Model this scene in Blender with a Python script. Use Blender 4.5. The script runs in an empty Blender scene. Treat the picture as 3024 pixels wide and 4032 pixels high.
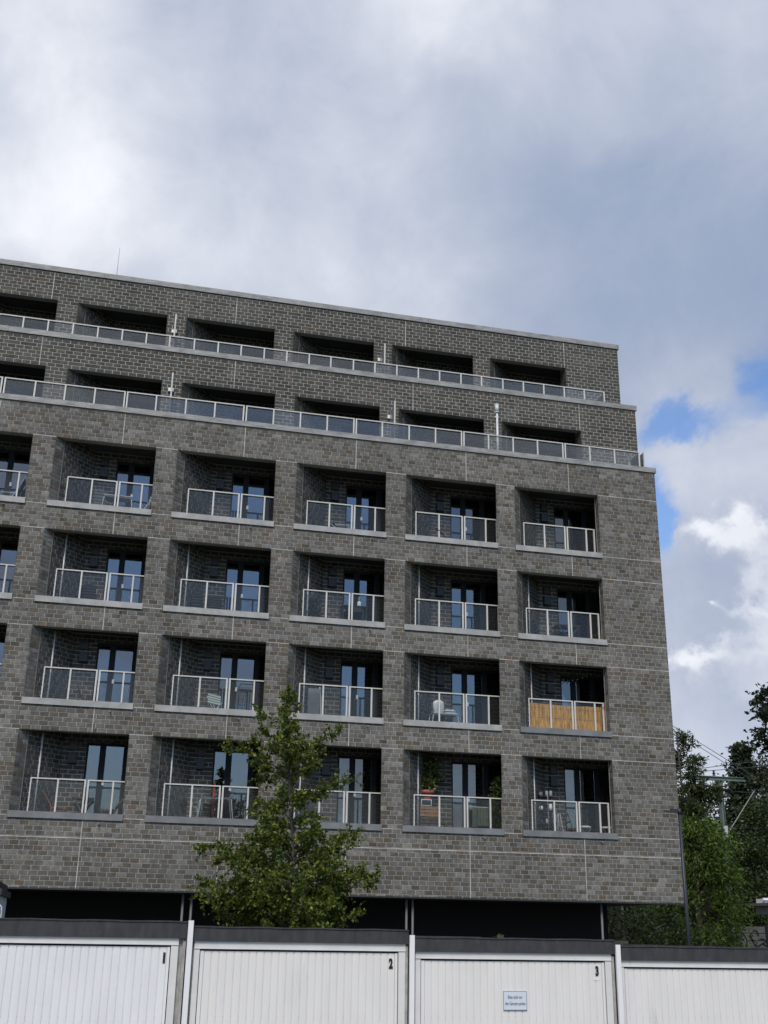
import bpy, math, random
import numpy as np
from mathutils import Vector, Matrix
random.seed(7); rng = np.random.default_rng(7)
scene = bpy.context.scene
col = scene.collection
rad = math.radians

# ------------------------------------------------------------ camera
CAM = Vector((0.0, -32.109, 1.6)); YAW, PITCH, ROLL, FPX = 0.23433, 0.35717, 0.01678, 4450.54
cd = bpy.data.cameras.new('camera'); cam = bpy.data.objects.new('camera', cd); col.objects.link(cam)
fw = Vector((math.sin(YAW)*math.cos(PITCH), math.cos(YAW)*math.cos(PITCH), math.sin(PITCH)))
rt = Vector((math.cos(YAW), -math.sin(YAW), 0)); up = rt.cross(fw)
r2 = rt*math.cos(ROLL) + up*math.sin(ROLL); u2 = -rt*math.sin(ROLL) + up*math.cos(ROLL)
M = Matrix((r2, u2, -fw)).transposed().to_4x4(); M.translation = CAM
cam.matrix_world = M
cd.sensor_fit = 'VERTICAL'; cd.sensor_height = 24.0; cd.lens = FPX/4032*24.0
cd.clip_start = 0.1; cd.clip_end = 3000
scene.camera = cam
scene.view_settings.view_transform = 'Standard'; scene.view_settings.look = 'None'
scene.view_settings.exposure = 0.85; scene.view_settings.gamma = 1.0

# ------------------------------------------------------------ world: sky with clouds
SUN_EL, SUN_AZ = rad(46), rad(200)      # azimuth measured from +Y towards +X
world = bpy.data.worlds.new('World'); scene.world = world; world.use_nodes = True
wt = world.node_tree; wt.nodes.clear()
def N(tree, t, **kw):
    n = tree.nodes.new(t)
    for k, v in kw.items(): setattr(n, k, v)
    return n
class G:
    """tiny expression builder for node trees"""
    def __init__(s, tree): s.t = tree
    def m(s, op, *a, clamp=False):
        n = N(s.t, 'ShaderNodeMath', operation=op, use_clamp=clamp)
        for i, v in enumerate(a):
            if isinstance(v, (int, float)): n.inputs[i].default_value = v
            else: s.t.links.new(v, n.inputs[i])
        return n.outputs[0]
    def add(s, *a):
        r = a[0]
        for b in a[1:]: r = s.m('ADD', r, b)
        return r
    def mul(s, a, b): return s.m('MULTIPLY', a, b)
    def sub(s, a, b): return s.m('SUBTRACT', a, b)
    def smooth(s, v, lo, hi, a=0.0, b=1.0):
        n = N(s.t, 'ShaderNodeMapRange', interpolation_type='SMOOTHSTEP')
        s.t.links.new(v, n.inputs[0])
        for i, x in zip((1, 2, 3, 4), (lo, hi, a, b)): n.inputs[i].default_value = x
        return n.outputs[0]
    def noise(s, vec, scale, detail=6, rough=.55, dist=0.0, color=False):
        n = N(s.t, 'ShaderNodeTexNoise')
        n.inputs['Scale'].default_value = scale; n.inputs['Detail'].default_value = detail
        n.inputs['Roughness'].default_value = rough; n.inputs['Distortion'].default_value = dist
        if vec is not None: s.t.links.new(vec, n.inputs['Vector'])
        return n.outputs['Color' if color else 'Fac']
    def mix(s, f, a, b, mode='MIX'):
        n = N(s.t, 'ShaderNodeMix', data_type='RGBA', blend_type=mode)
        for i, v in ((0, f), (6, a), (7, b)):
            if isinstance(v, (int, float)): n.inputs[i].default_value = v
            elif isinstance(v, tuple): n.inputs[i].default_value = v if len(v) == 4 else v+(1,)
            else: s.t.links.new(v, n.inputs[i])
        return n.outputs[2]
g = G(wt)
tc = N(wt, 'ShaderNodeTexCoord').outputs['Generated']
sep = N(wt, 'ShaderNodeSeparateXYZ'); wt.links.new(tc, sep.inputs[0])
X, Y, Z = sep.outputs
el = g.m('ARCSINE', Z); az = g.m('ARCTAN2', X, Y)
# cloud-deck coordinates: the direction carried onto a flat layer overhead
den = g.m('ADD', g.m('MAXIMUM', Z, 0.02), 0.22)
cmb = N(wt, 'ShaderNodeCombineXYZ')
wt.links.new(g.m('DIVIDE', X, den), cmb.inputs[0]); wt.links.new(g.m('DIVIDE', Y, den), cmb.inputs[1])
P = cmb.outputs[0]
wn = N(wt, 'ShaderNodeSeparateColor'); wt.links.new(g.noise(tc, 7.5, 7, .58, .3, color=True), wn.inputs[0])
wa = g.mul(g.sub(wn.outputs[0], .5), .17); we = g.mul(g.sub(wn.outputs[1], .5), .13)
az1 = g.add(az, wa); el1 = g.add(el, we)
wn2 = N(wt, 'ShaderNodeSeparateColor'); wt.links.new(g.noise(tc, 26, 8, .60, .1, color=True), wn2.inputs[0])
az2 = g.add(az, g.mul(g.sub(wn2.outputs[0], .5), .085), g.mul(wa, .25)); el2 = g.add(el, g.mul(g.sub(wn2.outputs[1], .5), .075), g.mul(we, .25))
def gauss(a0, e0, sa, se, A=None, E=None):
    A = az1 if A is None else A; E = el1 if E is None else E
    a = g.m('DIVIDE', g.sub(A, a0), sa); e = g.m('DIVIDE', g.sub(E, e0), se)
    return g.m('EXPONENT', g.mul(g.add(g.mul(a, a), g.mul(e, e)), -1))
def wsum(terms):
    r = None
    for w, gg in terms:
        t = g.mul(gg, w); r = t if r is None else g.add(r, t)
    return r
# brightness of the cloud layer
n1 = g.noise(tc, 2.6, 6, .55, .25); n2 = g.noise(tc, 8.0, 10, .60, .25)
B = g.add(.455, g.mul(g.sub(n1, .5), .42), g.mul(g.sub(n2, .5), .50),
    wsum([(.15, gauss(-.14, .69, .12, .14)), (.13, gauss(-.06, .62, .05, .09)), (.26, gauss(.27, .78, .12, .055)),
          (.10, gauss(-.02, .56, .22, .05)), (-.24, gauss(.43, .61, .13, .08)), (-.22, gauss(.45, .50, .11, .06)), (.07, gauss(.20, .54, .10, .05)), (.10, gauss(.46, .69, .05, .04)),
          (.14, gauss(.575, .40, .05, .045)), (-.12, gauss(.50, .285, .05, .035)), (-.22, gauss(.62, .52, .08, .08))]))
cum = g.add(gauss(.533, .322, .026, .016, az2, el2), gauss(.566, .337, .022, .022, az2, el2), g.mul(gauss(.59, .30, .03, .03, az2, el2), .8),
            g.mul(gauss(.53, .225, .055, .018, az2, el2), .75), g.mul(gauss(.575, .255, .02, .035, az2, el2), .7), g.mul(gauss(.53, .265, .008, .006, az2, el2), .7), g.mul(gauss(.50, .225, .02, .012, az2, el2), .5), g.mul(gauss(.548, .262, .03, .009, az2, el2), .5),
            g.mul(gauss(.56, .195, .06, .018, az2, el2), .6))
B = g.add(B, g.mul(g.smooth(cum, .30, 1.15), .36))
ramp = N(wt, 'ShaderNodeValToRGB'); wt.links.new(B, ramp.inputs[0])
cr = ramp.color_ramp; cr.interpolation = 'B_SPLINE'
cr.elements[0].position = .12; cr.elements[0].color = (.17, .215, .305, 1)
cr.elements[1].position = 1.0; cr.elements[1].color = (.66, .665, .68, 1)
for p_, c_ in ((.30, (.222, .256, .335, 1)), (.50, (.305, .333, .40, 1)), (.72, (.435, .452, .495, 1))):
    e_ = cr.elements.new(p_); e_.color = c_
cloudcol = N(wt, 'ShaderNodeVectorMath', operation='SCALE'); wt.links.new(ramp.outputs[0], cloudcol.inputs[0])
cloudcol.inputs['Scale'].default_value = 10.0
sky = N(wt, 'ShaderNodeTexSky', sky_type='NISHITA'); sky.sun_disc = False
sky.sun_elevation = SUN_EL; sky.sun_rotation = SUN_AZ; sky.altitude = 50; sky.air_density = 1.25; sky.dust_density = .6; sky.ozone_density = 2.2
# openings in the cloud: some to the right of the house, and broken cloud over the rest of the sky
keep = gauss(.22, .48, .75, .55, az, el)
gen = g.sub(g.add(g.noise(P, 1.15, 6, .52, .4), .02, g.smooth(Y, .1, -.5, 0, .11)), g.mul(keep, .42))
gap = g.add(g.mul(gauss(.497, .368, .036, .034, az1, el1), 1.25), g.mul(gauss(.503, .345, .020, .032, az1, el1), .8), g.mul(gauss(.528, .434, .040, .012), .95), g.mul(gauss(.600, .455, .030, .024), .95),
            g.mul(gauss(.617, .50, .02, .05), .35), g.mul(gauss(.47, .40, .02, .02), .2))
gap = g.sub(gap, g.mul(g.smooth(cum, .2, .5), 1.0))
M_ = g.m('MAXIMUM', g.smooth(gen, .50, .63), g.smooth(gap, .16, 1.0, 0, .90))
lowhaze = g.smooth(el, .0, .22, .62, 0)
skyc = g.mix(1.0, sky.outputs[0], (.60, .72, .92), 'MULTIPLY')
final = g.mix(M_, cloudcol.outputs[0], skyc)
final = g.mix(lowhaze, final, (3.6, 4.1, 4.7))
bg = N(wt, 'ShaderNodeBackground'); bg.inputs[1].default_value = .10
wt.links.new(final, bg.inputs[0])
wo = N(wt, 'ShaderNodeOutputWorld'); wt.links.new(bg.outputs[0], wo.inputs[0])

# ------------------------------------------------------------ sun, softened by cloud
sd = bpy.data.lights.new('sun', 'SUN'); sd.energy = 1.5; sd.angle = rad(22); sd.color = (1.0, .90, .76)
so = bpy.data.objects.new('sun', sd); col.objects.link(so)
sdir = Vector((math.sin(SUN_AZ)*math.cos(SUN_EL), math.cos(SUN_AZ)*math.cos(SUN_EL), math.sin(SUN_EL)))
so.rotation_euler = sdir.to_track_quat('Z', 'Y').to_euler(); so.location = (-8, -30, 40)

# ------------------------------------------------------------ materials
def mat(name, color, rough=.7, metal=0.0, var=0.0, scale=6.0, bump=0.0, bscale=40.0, spec=.4, stretch=None, attr=None, tint=None, drift=None):
    m = bpy.data.materials.new(name); m.use_nodes = True; t = m.node_tree; b = t.nodes['Principled BSDF']; gg = G(t)
    b.inputs['Roughness'].default_value = rough; b.inputs['Metallic'].default_value = metal
    b.inputs['Specular IOR Level'].default_value = spec
    c = tuple(color)+(1,)
    vec = N(t, 'ShaderNodeNewGeometry').outputs['Position']
    if stretch:
        mp = N(t, 'ShaderNodeMapping'); mp.inputs['Scale'].default_value = stretch; t.links.new(vec, mp.inputs[0]); vec = mp.outputs[0]
    src = None
    if attr:
        a = N(t, 'ShaderNodeAttribute', attribute_name=attr); src = a.outputs['Color']
    if var:
        n = gg.noise(vec, scale, 5, .6); f = gg.smooth(n, .3, .7, 1-var, 1+var)
        vm = N(t, 'ShaderNodeVectorMath', operation='SCALE')
        if src is not None: t.links.new(src, vm.inputs[0])
        else: vm.inputs[0].default_value = color
        t.links.new(f, vm.inputs['Scale']); src = vm.outputs[0]
    if drift:      # slow change of tone over metres, with faint rain streaks
        mp2 = N(t, 'ShaderNodeMapping'); mp2.inputs['Scale'].default_value = (3.5, 3.5, .35); t.links.new(vec, mp2.inputs[0])
        f2 = gg.add(gg.smooth(gg.noise(vec, .55, 3, .5), .3, .7, -drift, drift), gg.smooth(gg.noise(mp2.outputs[0], 1.0, 5, .65), .3, .75, drift*.7, -drift*.7), 1.0)
        vm = N(t, 'ShaderNodeVectorMath', operation='SCALE')
        if src is not None: t.links.new(src, vm.inputs[0])
        else: vm.inputs[0].default_value = color
        t.links.new(f2, vm.inputs['Scale']); src = vm.outputs[0]
    if tint:
        n = gg.noise(vec, tint[1], 6, .62); f = gg.smooth(n, tint[2], tint[3])
        src = gg.mix(f, src if src is not None else c, tuple(tint[0]))
    if src is not None: t.links.new(src, b.inputs['Base Color'])
    else: b.inputs['Base Color'].default_value = c
    if bump:
        n = gg.noise(vec, bscale, 4, .6); bn = N(t, 'ShaderNodeBump'); bn.inputs['Strength'].default_value = 1; bn.inputs['Distance'].default_value = bump
        t.links.new(n, bn.inputs['Height']); t.links.new(bn.outputs[0], b.inputs['Normal'])
    return m
def glass(name, tint, refl_ior=1.5, body=(.02, .02, .025), body_mix=0.0, rough=0.0, trans=None):
    m = bpy.data.materials.new(name); m.use_nodes = True; t = m.node_tree; t.nodes.clear()
    tr = N(t, 'ShaderNodeBsdfTransparent'); tr.inputs[0].default_value = tuple(tint)+(1,)
    gl = N(t, 'ShaderNodeBsdfGlossy'); gl.inputs['Roughness'].default_value = rough
    fr = N(t, 'ShaderNodeFresnel'); fr.inputs[0].default_value = refl_ior
    cur = tr.outputs[0]
    if body_mix:
        df = N(t, 'ShaderNodeBsdfDiffuse'); df.inputs[0].default_value = tuple(body)+(1,)
        mx = N(t, 'ShaderNodeMixShader'); mx.inputs[0].default_value = body_mix
        t.links.new(cur, mx.inputs[1]); t.links.new(df.outputs[0], mx.inputs[2]); cur = mx.outputs[0]
    mx = N(t, 'ShaderNodeMixShader'); t.links.new(fr.outputs[0], mx.inputs[0]); t.links.new(cur, mx.inputs[1]); t.links.new(gl.outputs[0], mx.inputs[2])
    o = N(t, 'ShaderNodeOutputMaterial'); t.links.new(mx.outputs[0], o.inputs[0])
    return m
MT = {}
MT['brick'] = mat('brick', (.2, .2, .2), .82, attr='tone', var=.22, scale=7, bump=.004, bscale=45, spec=.25, tint=((.20, .198, .19), 3.2, .58, .82), drift=.13)
MT['brick_plain'] = mat('brick_plain', (.14, .135, .125), .85, var=.2, scale=5)
MT['mortar'] = mat('mortar', (.30, .292, .268), .9, var=.15, scale=14, drift=.10)
MT['mortar_light'] = mat('mortar_light', (.35, .343, .315), .9, var=.12, scale=14)
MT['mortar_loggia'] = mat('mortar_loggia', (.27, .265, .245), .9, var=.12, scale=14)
MT['seal'] = mat('seal', (.44, .42, .38), .7, var=.25, scale=2.5)
MT['seam'] = mat('seam', (.26, .25, .23), .8)
MT['concrete'] = mat('concrete', (.055, .056, .055), .85, var=.12, scale=2)
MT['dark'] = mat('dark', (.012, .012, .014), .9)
MT['room'] = mat('room', (.03, .03, .032), .9)
MT['zinc'] = mat('zinc', (.27, .265, .25), .55, metal=.0, var=.22, scale=2.2, bump=.03, bscale=2.6, stretch=(1, 1, 2.5), tint=((.19, .187, .178), 3.0, .5, .8))
MT['zinc_sill'] = mat('zinc_sill', (.34, .335, .315), .55, var=.16, scale=2.2, bump=.02, bscale=2.6, tint=((.25, .247, .235), 3.0, .5, .8))
MT['zinc_dark'] = mat('zinc_dark', (.175, .18, .180), .5, metal=.0, var=.16, scale=2.2, bump=.012, bscale=2.2)
MT['rail'] = mat('rail', (.56, .545, .50), .45, var=.06, scale=3)
MT['galv'] = mat('galv', (.60, .61, .60), .42, metal=.1, var=.12, scale=9)
MT['railglass'] = glass('railglass', (.95, .955, .95), 1.27, (.5, .53, .54), .02)
MT['terraceglass'] = glass('terraceglass', (.92, .93, .925), 1.5, (.5, .53, .54), .07)
MT['frost'] = glass('frost', (.82, .84, .84), 1.5, (.6, .62, .63), .35)
MT['windowglass'] = glass('windowglass', (.50, .53, .56), 2.35)
MT['frame'] = mat('frame', (.012, .013, .016), .6, spec=.2)
MT['vent'] = mat('vent', (.020, .022, .025), .45)
MT['white_plastic'] = mat('white_plastic', (.78, .78, .76), .4)
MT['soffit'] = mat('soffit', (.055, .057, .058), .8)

# ------------------------------------------------------------ mesh helpers
class MB:
    def __init__(s): s.v = []; s.f = []; s.m = []; s.c = []
    def face(s, pts, mi=0):
        i = len(s.v); s.v += [tuple(p) for p in pts]; s.f.append(tuple(range(i, i+len(pts)))); s.m.append(mi)
    def box(s, x0, x1, y0, y1, z0, z1, mi=0):
        i = len(s.v)
        s.v += [(x0,y0,z0),(x1,y0,z0),(x1,y1,z0),(x0,y1,z0),(x0,y0,z1),(x1,y0,z1),(x1,y1,z1),(x0,y1,z1)]
        for q in ((0,3,2,1),(4,5,6,7),(0,1,5,4),(1,2,6,5),(2,3,7,6),(3,0,4,7)):
            s.f.append(tuple(i+k for k in q)); s.m.append(mi)
        return s
    def prism(s, poly, z0, z1, mi=0):
        n = len(poly); i = len(s.v)
        s.v += [(x, y, z0) for x, y in poly]+[(x, y, z1) for x, y in poly]
        s.f.append(tuple(i+k for k in reversed(range(n)))); s.f.append(tuple(i+n+k for k in range(n)))
        s.m += [mi, mi]
        for k in range(n):
            k2 = (k+1) % n; s.f.append((i+k, i+k2, i+n+k2, i+n+k)); s.m.append(mi)
        return s
    def bar(s, a, b, w, h=None, mi=0, upv=(0, 0, 1)):
        h = h or w; a = Vector(a); b = Vector(b); d = (b-a).normalized(); u = Vector(upv)
        if abs(d.dot(u)) > .95: u = Vector((0, 1, 0))
        p = d.cross(u).normalized()*w/2; q = p.cross(d).normalized()*h/2
        i = len(s.v)
        for e in (a, b):
            for sp, sq in ((-1,-1),(1,-1),(1,1),(-1,1)): s.v.append(tuple(e+p*sp+q*sq))
        for qd in ((0,3,2,1),(4,5,6,7),(0,1,5,4),(1,2,6,5),(2,3,7,6),(3,0,4,7)):
            s.f.append(tuple(i+k for k in qd)); s.m.append(mi)
        return s
    def tube(s, pts, r, n=8, mi=0, caps=True):
        pts = [Vector(p) for p in pts]; rs = r if isinstance(r, (list, tuple)) else [r]*len(pts)
        base = len(s.v); prev = None
        for k, p in enumerate(pts):
            d = (pts[min(k+1, len(pts)-1)]-pts[max(k-1, 0)]).normalized()
            if prev is None: prev = d.orthogonal().normalized()
            u = (prev-d*prev.dot(d))
            u = u.normalized() if u.length > 1e-5 else d.orthogonal().normalized(); prev = u; w = d.cross(u)
            for j in range(n):
                a = 2*math.pi*j/n; s.v.append(tuple(p+u*math.cos(a)*rs[k]+w*math.sin(a)*rs[k]))
        for k in range(len(pts)-1):
            for j in range(n):
                j2 = (j+1) % n; a = base+k*n; s.f.append((a+j, a+j2, a+n+j2, a+n+j)); s.m.append(mi)
        if caps:
            s.f.append(tuple(base+j for j in reversed(range(n)))); s.m.append(mi)
            s.f.append(tuple(base+(len(pts)-1)*n+j for j in range(n))); s.m.append(mi)
        return s
    def lathe(s, cx, cy, prof, n=14, mi=0):
        base = len(s.v)
        for r, z in prof:
            for j in range(n):
                a = 2*math.pi*j/n; s.v.append((cx+r*math.cos(a), cy+r*math.sin(a), z))
        for k in range(len(prof)-1):
            for j in range(n):
                j2 = (j+1) % n; a = base+k*n; s.f.append((a+j, a+j2, a+n+j2, a+n+j)); s.m.append(mi)
        return s
    def build(s, name, mats, parent=None, smooth=False, off=None):
        me = bpy.data.meshes.new(name); off = off if off is not None else Vector((0, 0, 0))
        me.from_pydata([(x-off[0], y-off[1], z-off[2]) for x, y, z in s.v], [], s.f)
        for m in (mats if isinstance(mats, (list, tuple)) else [mats]): me.materials.append(m)
        if any(s.m): me.polygons.foreach_set('material_index', s.m)
        if smooth: me.polygons.foreach_set('use_smooth', [True]*len(me.polygons))
        me.update()
        return link(name, me, parent, off)
def link(name, me, parent=None, loc=None):
    o = bpy.data.objects.new(name, me); col.objects.link(o)
    if loc is not None: o.location = loc
    if parent is not None: attach(o, parent)
    return o
def attach(o, parent):
    w = Vector((0, 0, 0)); p = parent
    while p is not None: w += p.location if p.parent is None else Vector((0, 0, 0)); p = p.parent
    o.parent = parent; o.matrix_parent_inverse = Matrix.Translation(-w) if parent.parent is None else Matrix.Identity(4)
def thing(name, loc, label, cat, group=None):
    o = bpy.data.objects.new(name, None); col.objects.link(o); o.location = loc; o.empty_display_size = .2
    o['label'] = label; o['category'] = cat
    if group: o['group'] = group
    return o
def tag(o, label, cat, group=None):
    o['label'] = label; o['category'] = cat
    if group: o['group'] = group
    return o

# ------------------------------------------------------------ ground
gm = MB(); gm.face([(-600, -600, -.5), (600, -600, -.5), (600, 900, -.5), (-600, 900, -.5)])
go = gm.build('ground', mat('grass_ground', (.05, .065, .03), .95, var=.3, scale=.8)); go['kind'] = 'structure'
gm = MB(); gm.box(-14, 26, -44, -15.9, -.52, -.496)
ro = gm.build('forecourt', mat('asphalt', (.11, .11, .108), .9, var=.2, scale=5, bump=.004, bscale=60)); ro['kind'] = 'structure'

# ------------------------------------------------------------ the apartment building
XL = [-5.92, -2.36, 1.20, 4.865, 8.37, 12.00]
XR = [-3.03, .555, 4.20, 7.71, 11.355, 14.90]
X0, X1 = -6.65, 17.01
ZB, Z1, PF = 2.573, 15.263, 2.875
YA, YB = 1.08, 2.17
DEP = 1.15
R2 = math.sqrt(.5)
bld = thing('apartment_building', (5, 0, -.5), 'large grey brick apartment block with recessed balconies and two set back top storeys', 'building')

ROWS = []   # y plane, lintel z, opening bottom, sill band or None, floor z, palette
for k in range(4):
    zt = Z1-PF*k; low = -2.25 if k == 3 else -2.125
    ROWS.append(dict(k=k, y=0.0, zt=zt, zb=zt+low, floor=zt-(2.40 if k == 3 else 2.30), ceil=zt+.15, ret=.24, main=True))
ROWS.append(dict(k='A', y=YA, zt=18.08, zb=16.20, floor=16.20, ceil=18.23, ret=.53, main=False))
ROWS.append(dict(k='B', y=YB, zt=21.08, zb=19.03, floor=19.03, ceil=21.23, ret=.53, main=False))

# --- structural core (carries the mortar colour in the joints)
E_ = .008
core = MB()      # material 0 mortar, 1 light mortar, 2 concrete, 3 room, 4 soffit
def spandrel(y, z0, z1, ceil, floor, mi, top_floor=None):
    core.box(X0, X1-E_, y+E_, y+.25, z0, z1, mi)
    if floor > ceil: core.box(X0, X1-.30, y+.25, y+7, ceil, floor, 2)
core.box(X0, X1-E_, E_, .25, ZB+.004, ROWS[3]['zb'], 0)
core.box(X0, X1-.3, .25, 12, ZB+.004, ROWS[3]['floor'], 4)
for k in range(3): spandrel(0, ROWS[k+1]['zt'], ROWS[k]['zb'], ROWS[k+1]['ceil'], ROWS[k]['floor'], 0)
spandrel(0, Z1, 16.30, Z1+.15, 16.19, 0)
spandrel(YA, 18.08, 19.12, 18.23, 19.02, 1)
spandrel(YB, 21.08, 22.15, 21.23, 22.0, 1)
core.box(X0, X1-.3, YB+.25, 12, 21.9, 22.02, 2)
core.box(X1-.30, X1-E_, .25, 12, ZB+.004, 16.29, 0); core.box(X1-.30, X1-E_, YA+.25, 12, 16.29, 19.11, 1); core.box(X1-.30, X1-E_, YB+.25, 12, 19.11, 22.12, 1)
core.box(X0-.25, X0, .01, 12, ZB+.01, 16.28, 0); core.box(X0-.25, X0, YA+.01, 12, 16.28, 19.1, 1); core.box(X0-.25, X0, YB+.01, 12, 19.1, 22.1, 1)
core.box(X0, X1-.3, 11.8, 12, ZB, 22.0, 0)
e2 = E_*math.sqrt(2)
for r in ROWS:
    mi = 1; y = r['y']; z0, z1 = r['floor'], r['ceil']
    zf0, zf1 = r['zb'], r['zt']
    for c in range(6):
        if c == 0:
            core.prism([(X0, y+E_), (XL[0]-e2, y+E_), (XL[0]-e2+DEP, y+DEP+E_), (X0, y+DEP+E_)], zf0, z1-.001, 1)
        if c < 5:
            a, b = XR[c]+e2, XL[c+1]-e2
            core.prism([(a, y+E_), (b, y+E_), (b+.25, y+E_+.25), (a+.25, y+E_+.25)], zf0, zf1, 0 if r['main'] else 1)
            core.prism([(a+.25, y+E_+.25), (b+.25, y+E_+.25), (b+DEP, y+E_+DEP), (a+DEP, y+E_+DEP)], z0, z1, 5)
        else:
            a = XR[5]+E_; rt_ = r['ret']
            core.box(a, X1-.30, y+E_, y+min(.25, rt_), zf0, zf1, 0 if r['main'] else 1)
            if rt_ > .25: core.box(a, X1-.30, y+.25, y+rt_, zf0, z1, 1)
            core.box(X1-.3, X1-E_, y+E_, y+.25, zf0, zf1, 0 if r['main'] else 1)
            core.prism([(a+.02, y+rt_), (X1-.30, y+rt_), (X1-.30, y+E_+DEP), (a+DEP-rt_, y+E_+DEP)], z0, z1, 1)
        # back wall
        if c == 0: pass
        core.box(XL[c]+DEP-.02, XL[c]+1.80, y+DEP+E_, y+DEP+.25, z0, z1, 5)
        dt = zf1-(.07 if r['main'] else .33)
        core.box(XL[c]+1.80, XR[c]+DEP, y+DEP+E_, y+DEP+.25, dt, z1, 5)
        # solid wall between this bay's doors and the next bay, and the room behind
        if c < 5: core.box(XR[c]+DEP, XL[c+1]+DEP, y+DEP+E_, y+DEP+.25, z0, z1, 3)
    core.box(X0, X1-.3, y+6.0, y+6.2, z0, z1, 3)
core.build('wall_core', [MT['mortar'], MT['mortar_light'], MT['concrete'], MT['room'], MT['soffit'], MT['mortar_loggia']], bld)

# --- bricks
def lin(r, g_, b): return tuple(((c/255)/12.92 if c/255 < .04045 else ((c/255+.055)/1.055)**2.4) for c in (r, g_, b))
PAL_MAIN = [(.44, lin(116, 113, 108)), (.20, lin(103, 100, 95)), (.14, lin(130, 128, 124)), (.14, lin(106, 99, 88)), (.06, lin(97, 90, 80)), (.02, lin(112, 99, 84))]
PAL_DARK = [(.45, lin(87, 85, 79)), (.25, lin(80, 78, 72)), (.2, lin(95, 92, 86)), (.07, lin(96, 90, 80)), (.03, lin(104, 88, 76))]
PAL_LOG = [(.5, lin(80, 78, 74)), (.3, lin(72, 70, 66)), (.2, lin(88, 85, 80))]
BGAIN = .73
def pick(pal):
    t = random.random(); a = 0
    for w, c in pal:
        a += w
        if t <= a: break
    k = random.uniform(.86, 1.14)*BGAIN; return (c[0]*k*1.01, c[1]*k, c[2]*k*.95, 1)
BV, BF, BC = [], [], []
FRONT = []      # full bricks of the front that show largest, kept apart as single parts
def brick_box(o, d, n, u0, u1, z0, z1, colr, keep=False):
    """o origin (x, y), d direction along, n outward normal; joint bed lies E_ behind the face"""
    pr = random.uniform(-.001, .0015)
    if keep: FRONT.append((u0, u1, z0, z1, pr, colr)); return
    def pt(u, w, z): return (o[0]+d[0]*u+n[0]*w, o[1]+d[1]*u+n[1]*w, z)
    i = len(BV); b = -E_-.001; ch = .003
    BV.extend([pt(u0, b, z0), pt(u1, b, z0), pt(u1, b, z1), pt(u0, b, z1), pt(u0+ch, pr, z0+ch), pt(u1-ch, pr, z0+ch), pt(u1-ch, pr, z1-ch), pt(u0+ch, pr, z1-ch)])
    for q in ((4,5,6,7),(0,1,5,4),(1,2,6,5),(2,3,7,6),(3,0,4,7)):
        BF.append(tuple(i+k for k in q)); BC.append(colr)
def brick_wall(o, d, n, u0, u1, z0, z1, zanchor, pal, holes=(), vj=(), bond='wild', joint=.0155, keepfn=None, seed=0, header=0, vjoint=None):
    vjoint = vjoint or joint
    rr = random.Random(seed); H = .125; L = .25
    k0 = math.floor((z0-zanchor)/H+1e-6); k1 = math.ceil((z1-zanchor)/H-1e-6)
    offs = [0, .125, .0625, .1875]; last = 0; off = 0
    for k in range(k0, k1):
        za = max(zanchor+k*H, z0); zb = min(zanchor+(k+1)*H, z1)
        if zb-za < .03: continue
        Lk = L
        if bond == 'half': off = .125*(k % 2); Lk = .5 if k % 4 == 1 else L
        else:
            off = (off+rr.choice([.0625, .125, .125, .1875])) % .25
        if header: Lk = header if k % 2 else L
        zm = (za+zb)/2
        iv = [(u0, u1)]
        for (h0, h1, hz0, hz1) in holes:
            if hz0 < zm < hz1:
                nv = []
                for a, b in iv:
                    if h1 <= a or h0 >= b: nv.append((a, b)); continue
                    if h0 > a: nv.append((a, h0))
                    if h1 < b: nv.append((h1, b))
                iv = nv
        for (ju, jz0, jz1) in vj:
            if jz0 < zm < jz1:
                nv = []
                for a, b in iv:
                    if a < ju < b: nv += [(a, ju-.004), (ju+.004, b)]
                    else: nv.append((a, b))
                iv = nv
        for a, b in iv:
            cuts = [a]; u = math.floor(a/Lk)*Lk+off
            while u < b-.055:
                if u > a+.055: cuts.append(u)
                u += Lk
            cuts.append(b)
            for q in range(len(cuts)-1):
                ja = vjoint/2 if q > 0 else .001; jb = vjoint/2 if q < len(cuts)-2 else .001
                x0, x1 = cuts[q]+ja, cuts[q+1]-jb
                keep = bool(keepfn and x1-x0 > .22 and zb-za > .12 and keepfn((x0+x1)/2, zm))
                brick_box(o, d, n, x0, x1, za+joint/2, zb-joint/2, pick(pal), keep)
VJ = [XR[0]-1.0-.03, -.447, 3.205, 6.73, 10.36, 13.89]
VA = [-3.23, 2.85, 8.86, 14.87]
holes = [(XL[c], XR[c], ROWS[k]['zb'], ROWS[k]['zt']) for c in range(6) for k in range(4)]
vj = [(v, 0, 100) for v in VJ]
def near(u, z): return math.hypot(u-CAM.x, CAM.y) if False else (u > -2.35 and z < 3.95)
brick_wall((0, 0), (1, 0), (0, -1), X0, X1, ZB, 16.30, Z1, PAL_MAIN, holes, vj, keepfn=near, seed=3)
holesA = [(XL[c], XR[c], 0, 18.08) for c in range(6)]; holesB = [(XL[c], XR[c], 0, 21.08) for c in range(6)]
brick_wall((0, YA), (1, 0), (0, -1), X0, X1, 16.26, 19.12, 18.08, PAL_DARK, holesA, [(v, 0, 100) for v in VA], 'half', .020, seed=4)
brick_wall((0, YB), (1, 0), (0, -1), X0, X1, 19.06, 22.14, 21.08, PAL_DARK, holesB, [(v, 0, 100) for v in VA], 'half', .020, seed=5)
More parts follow.
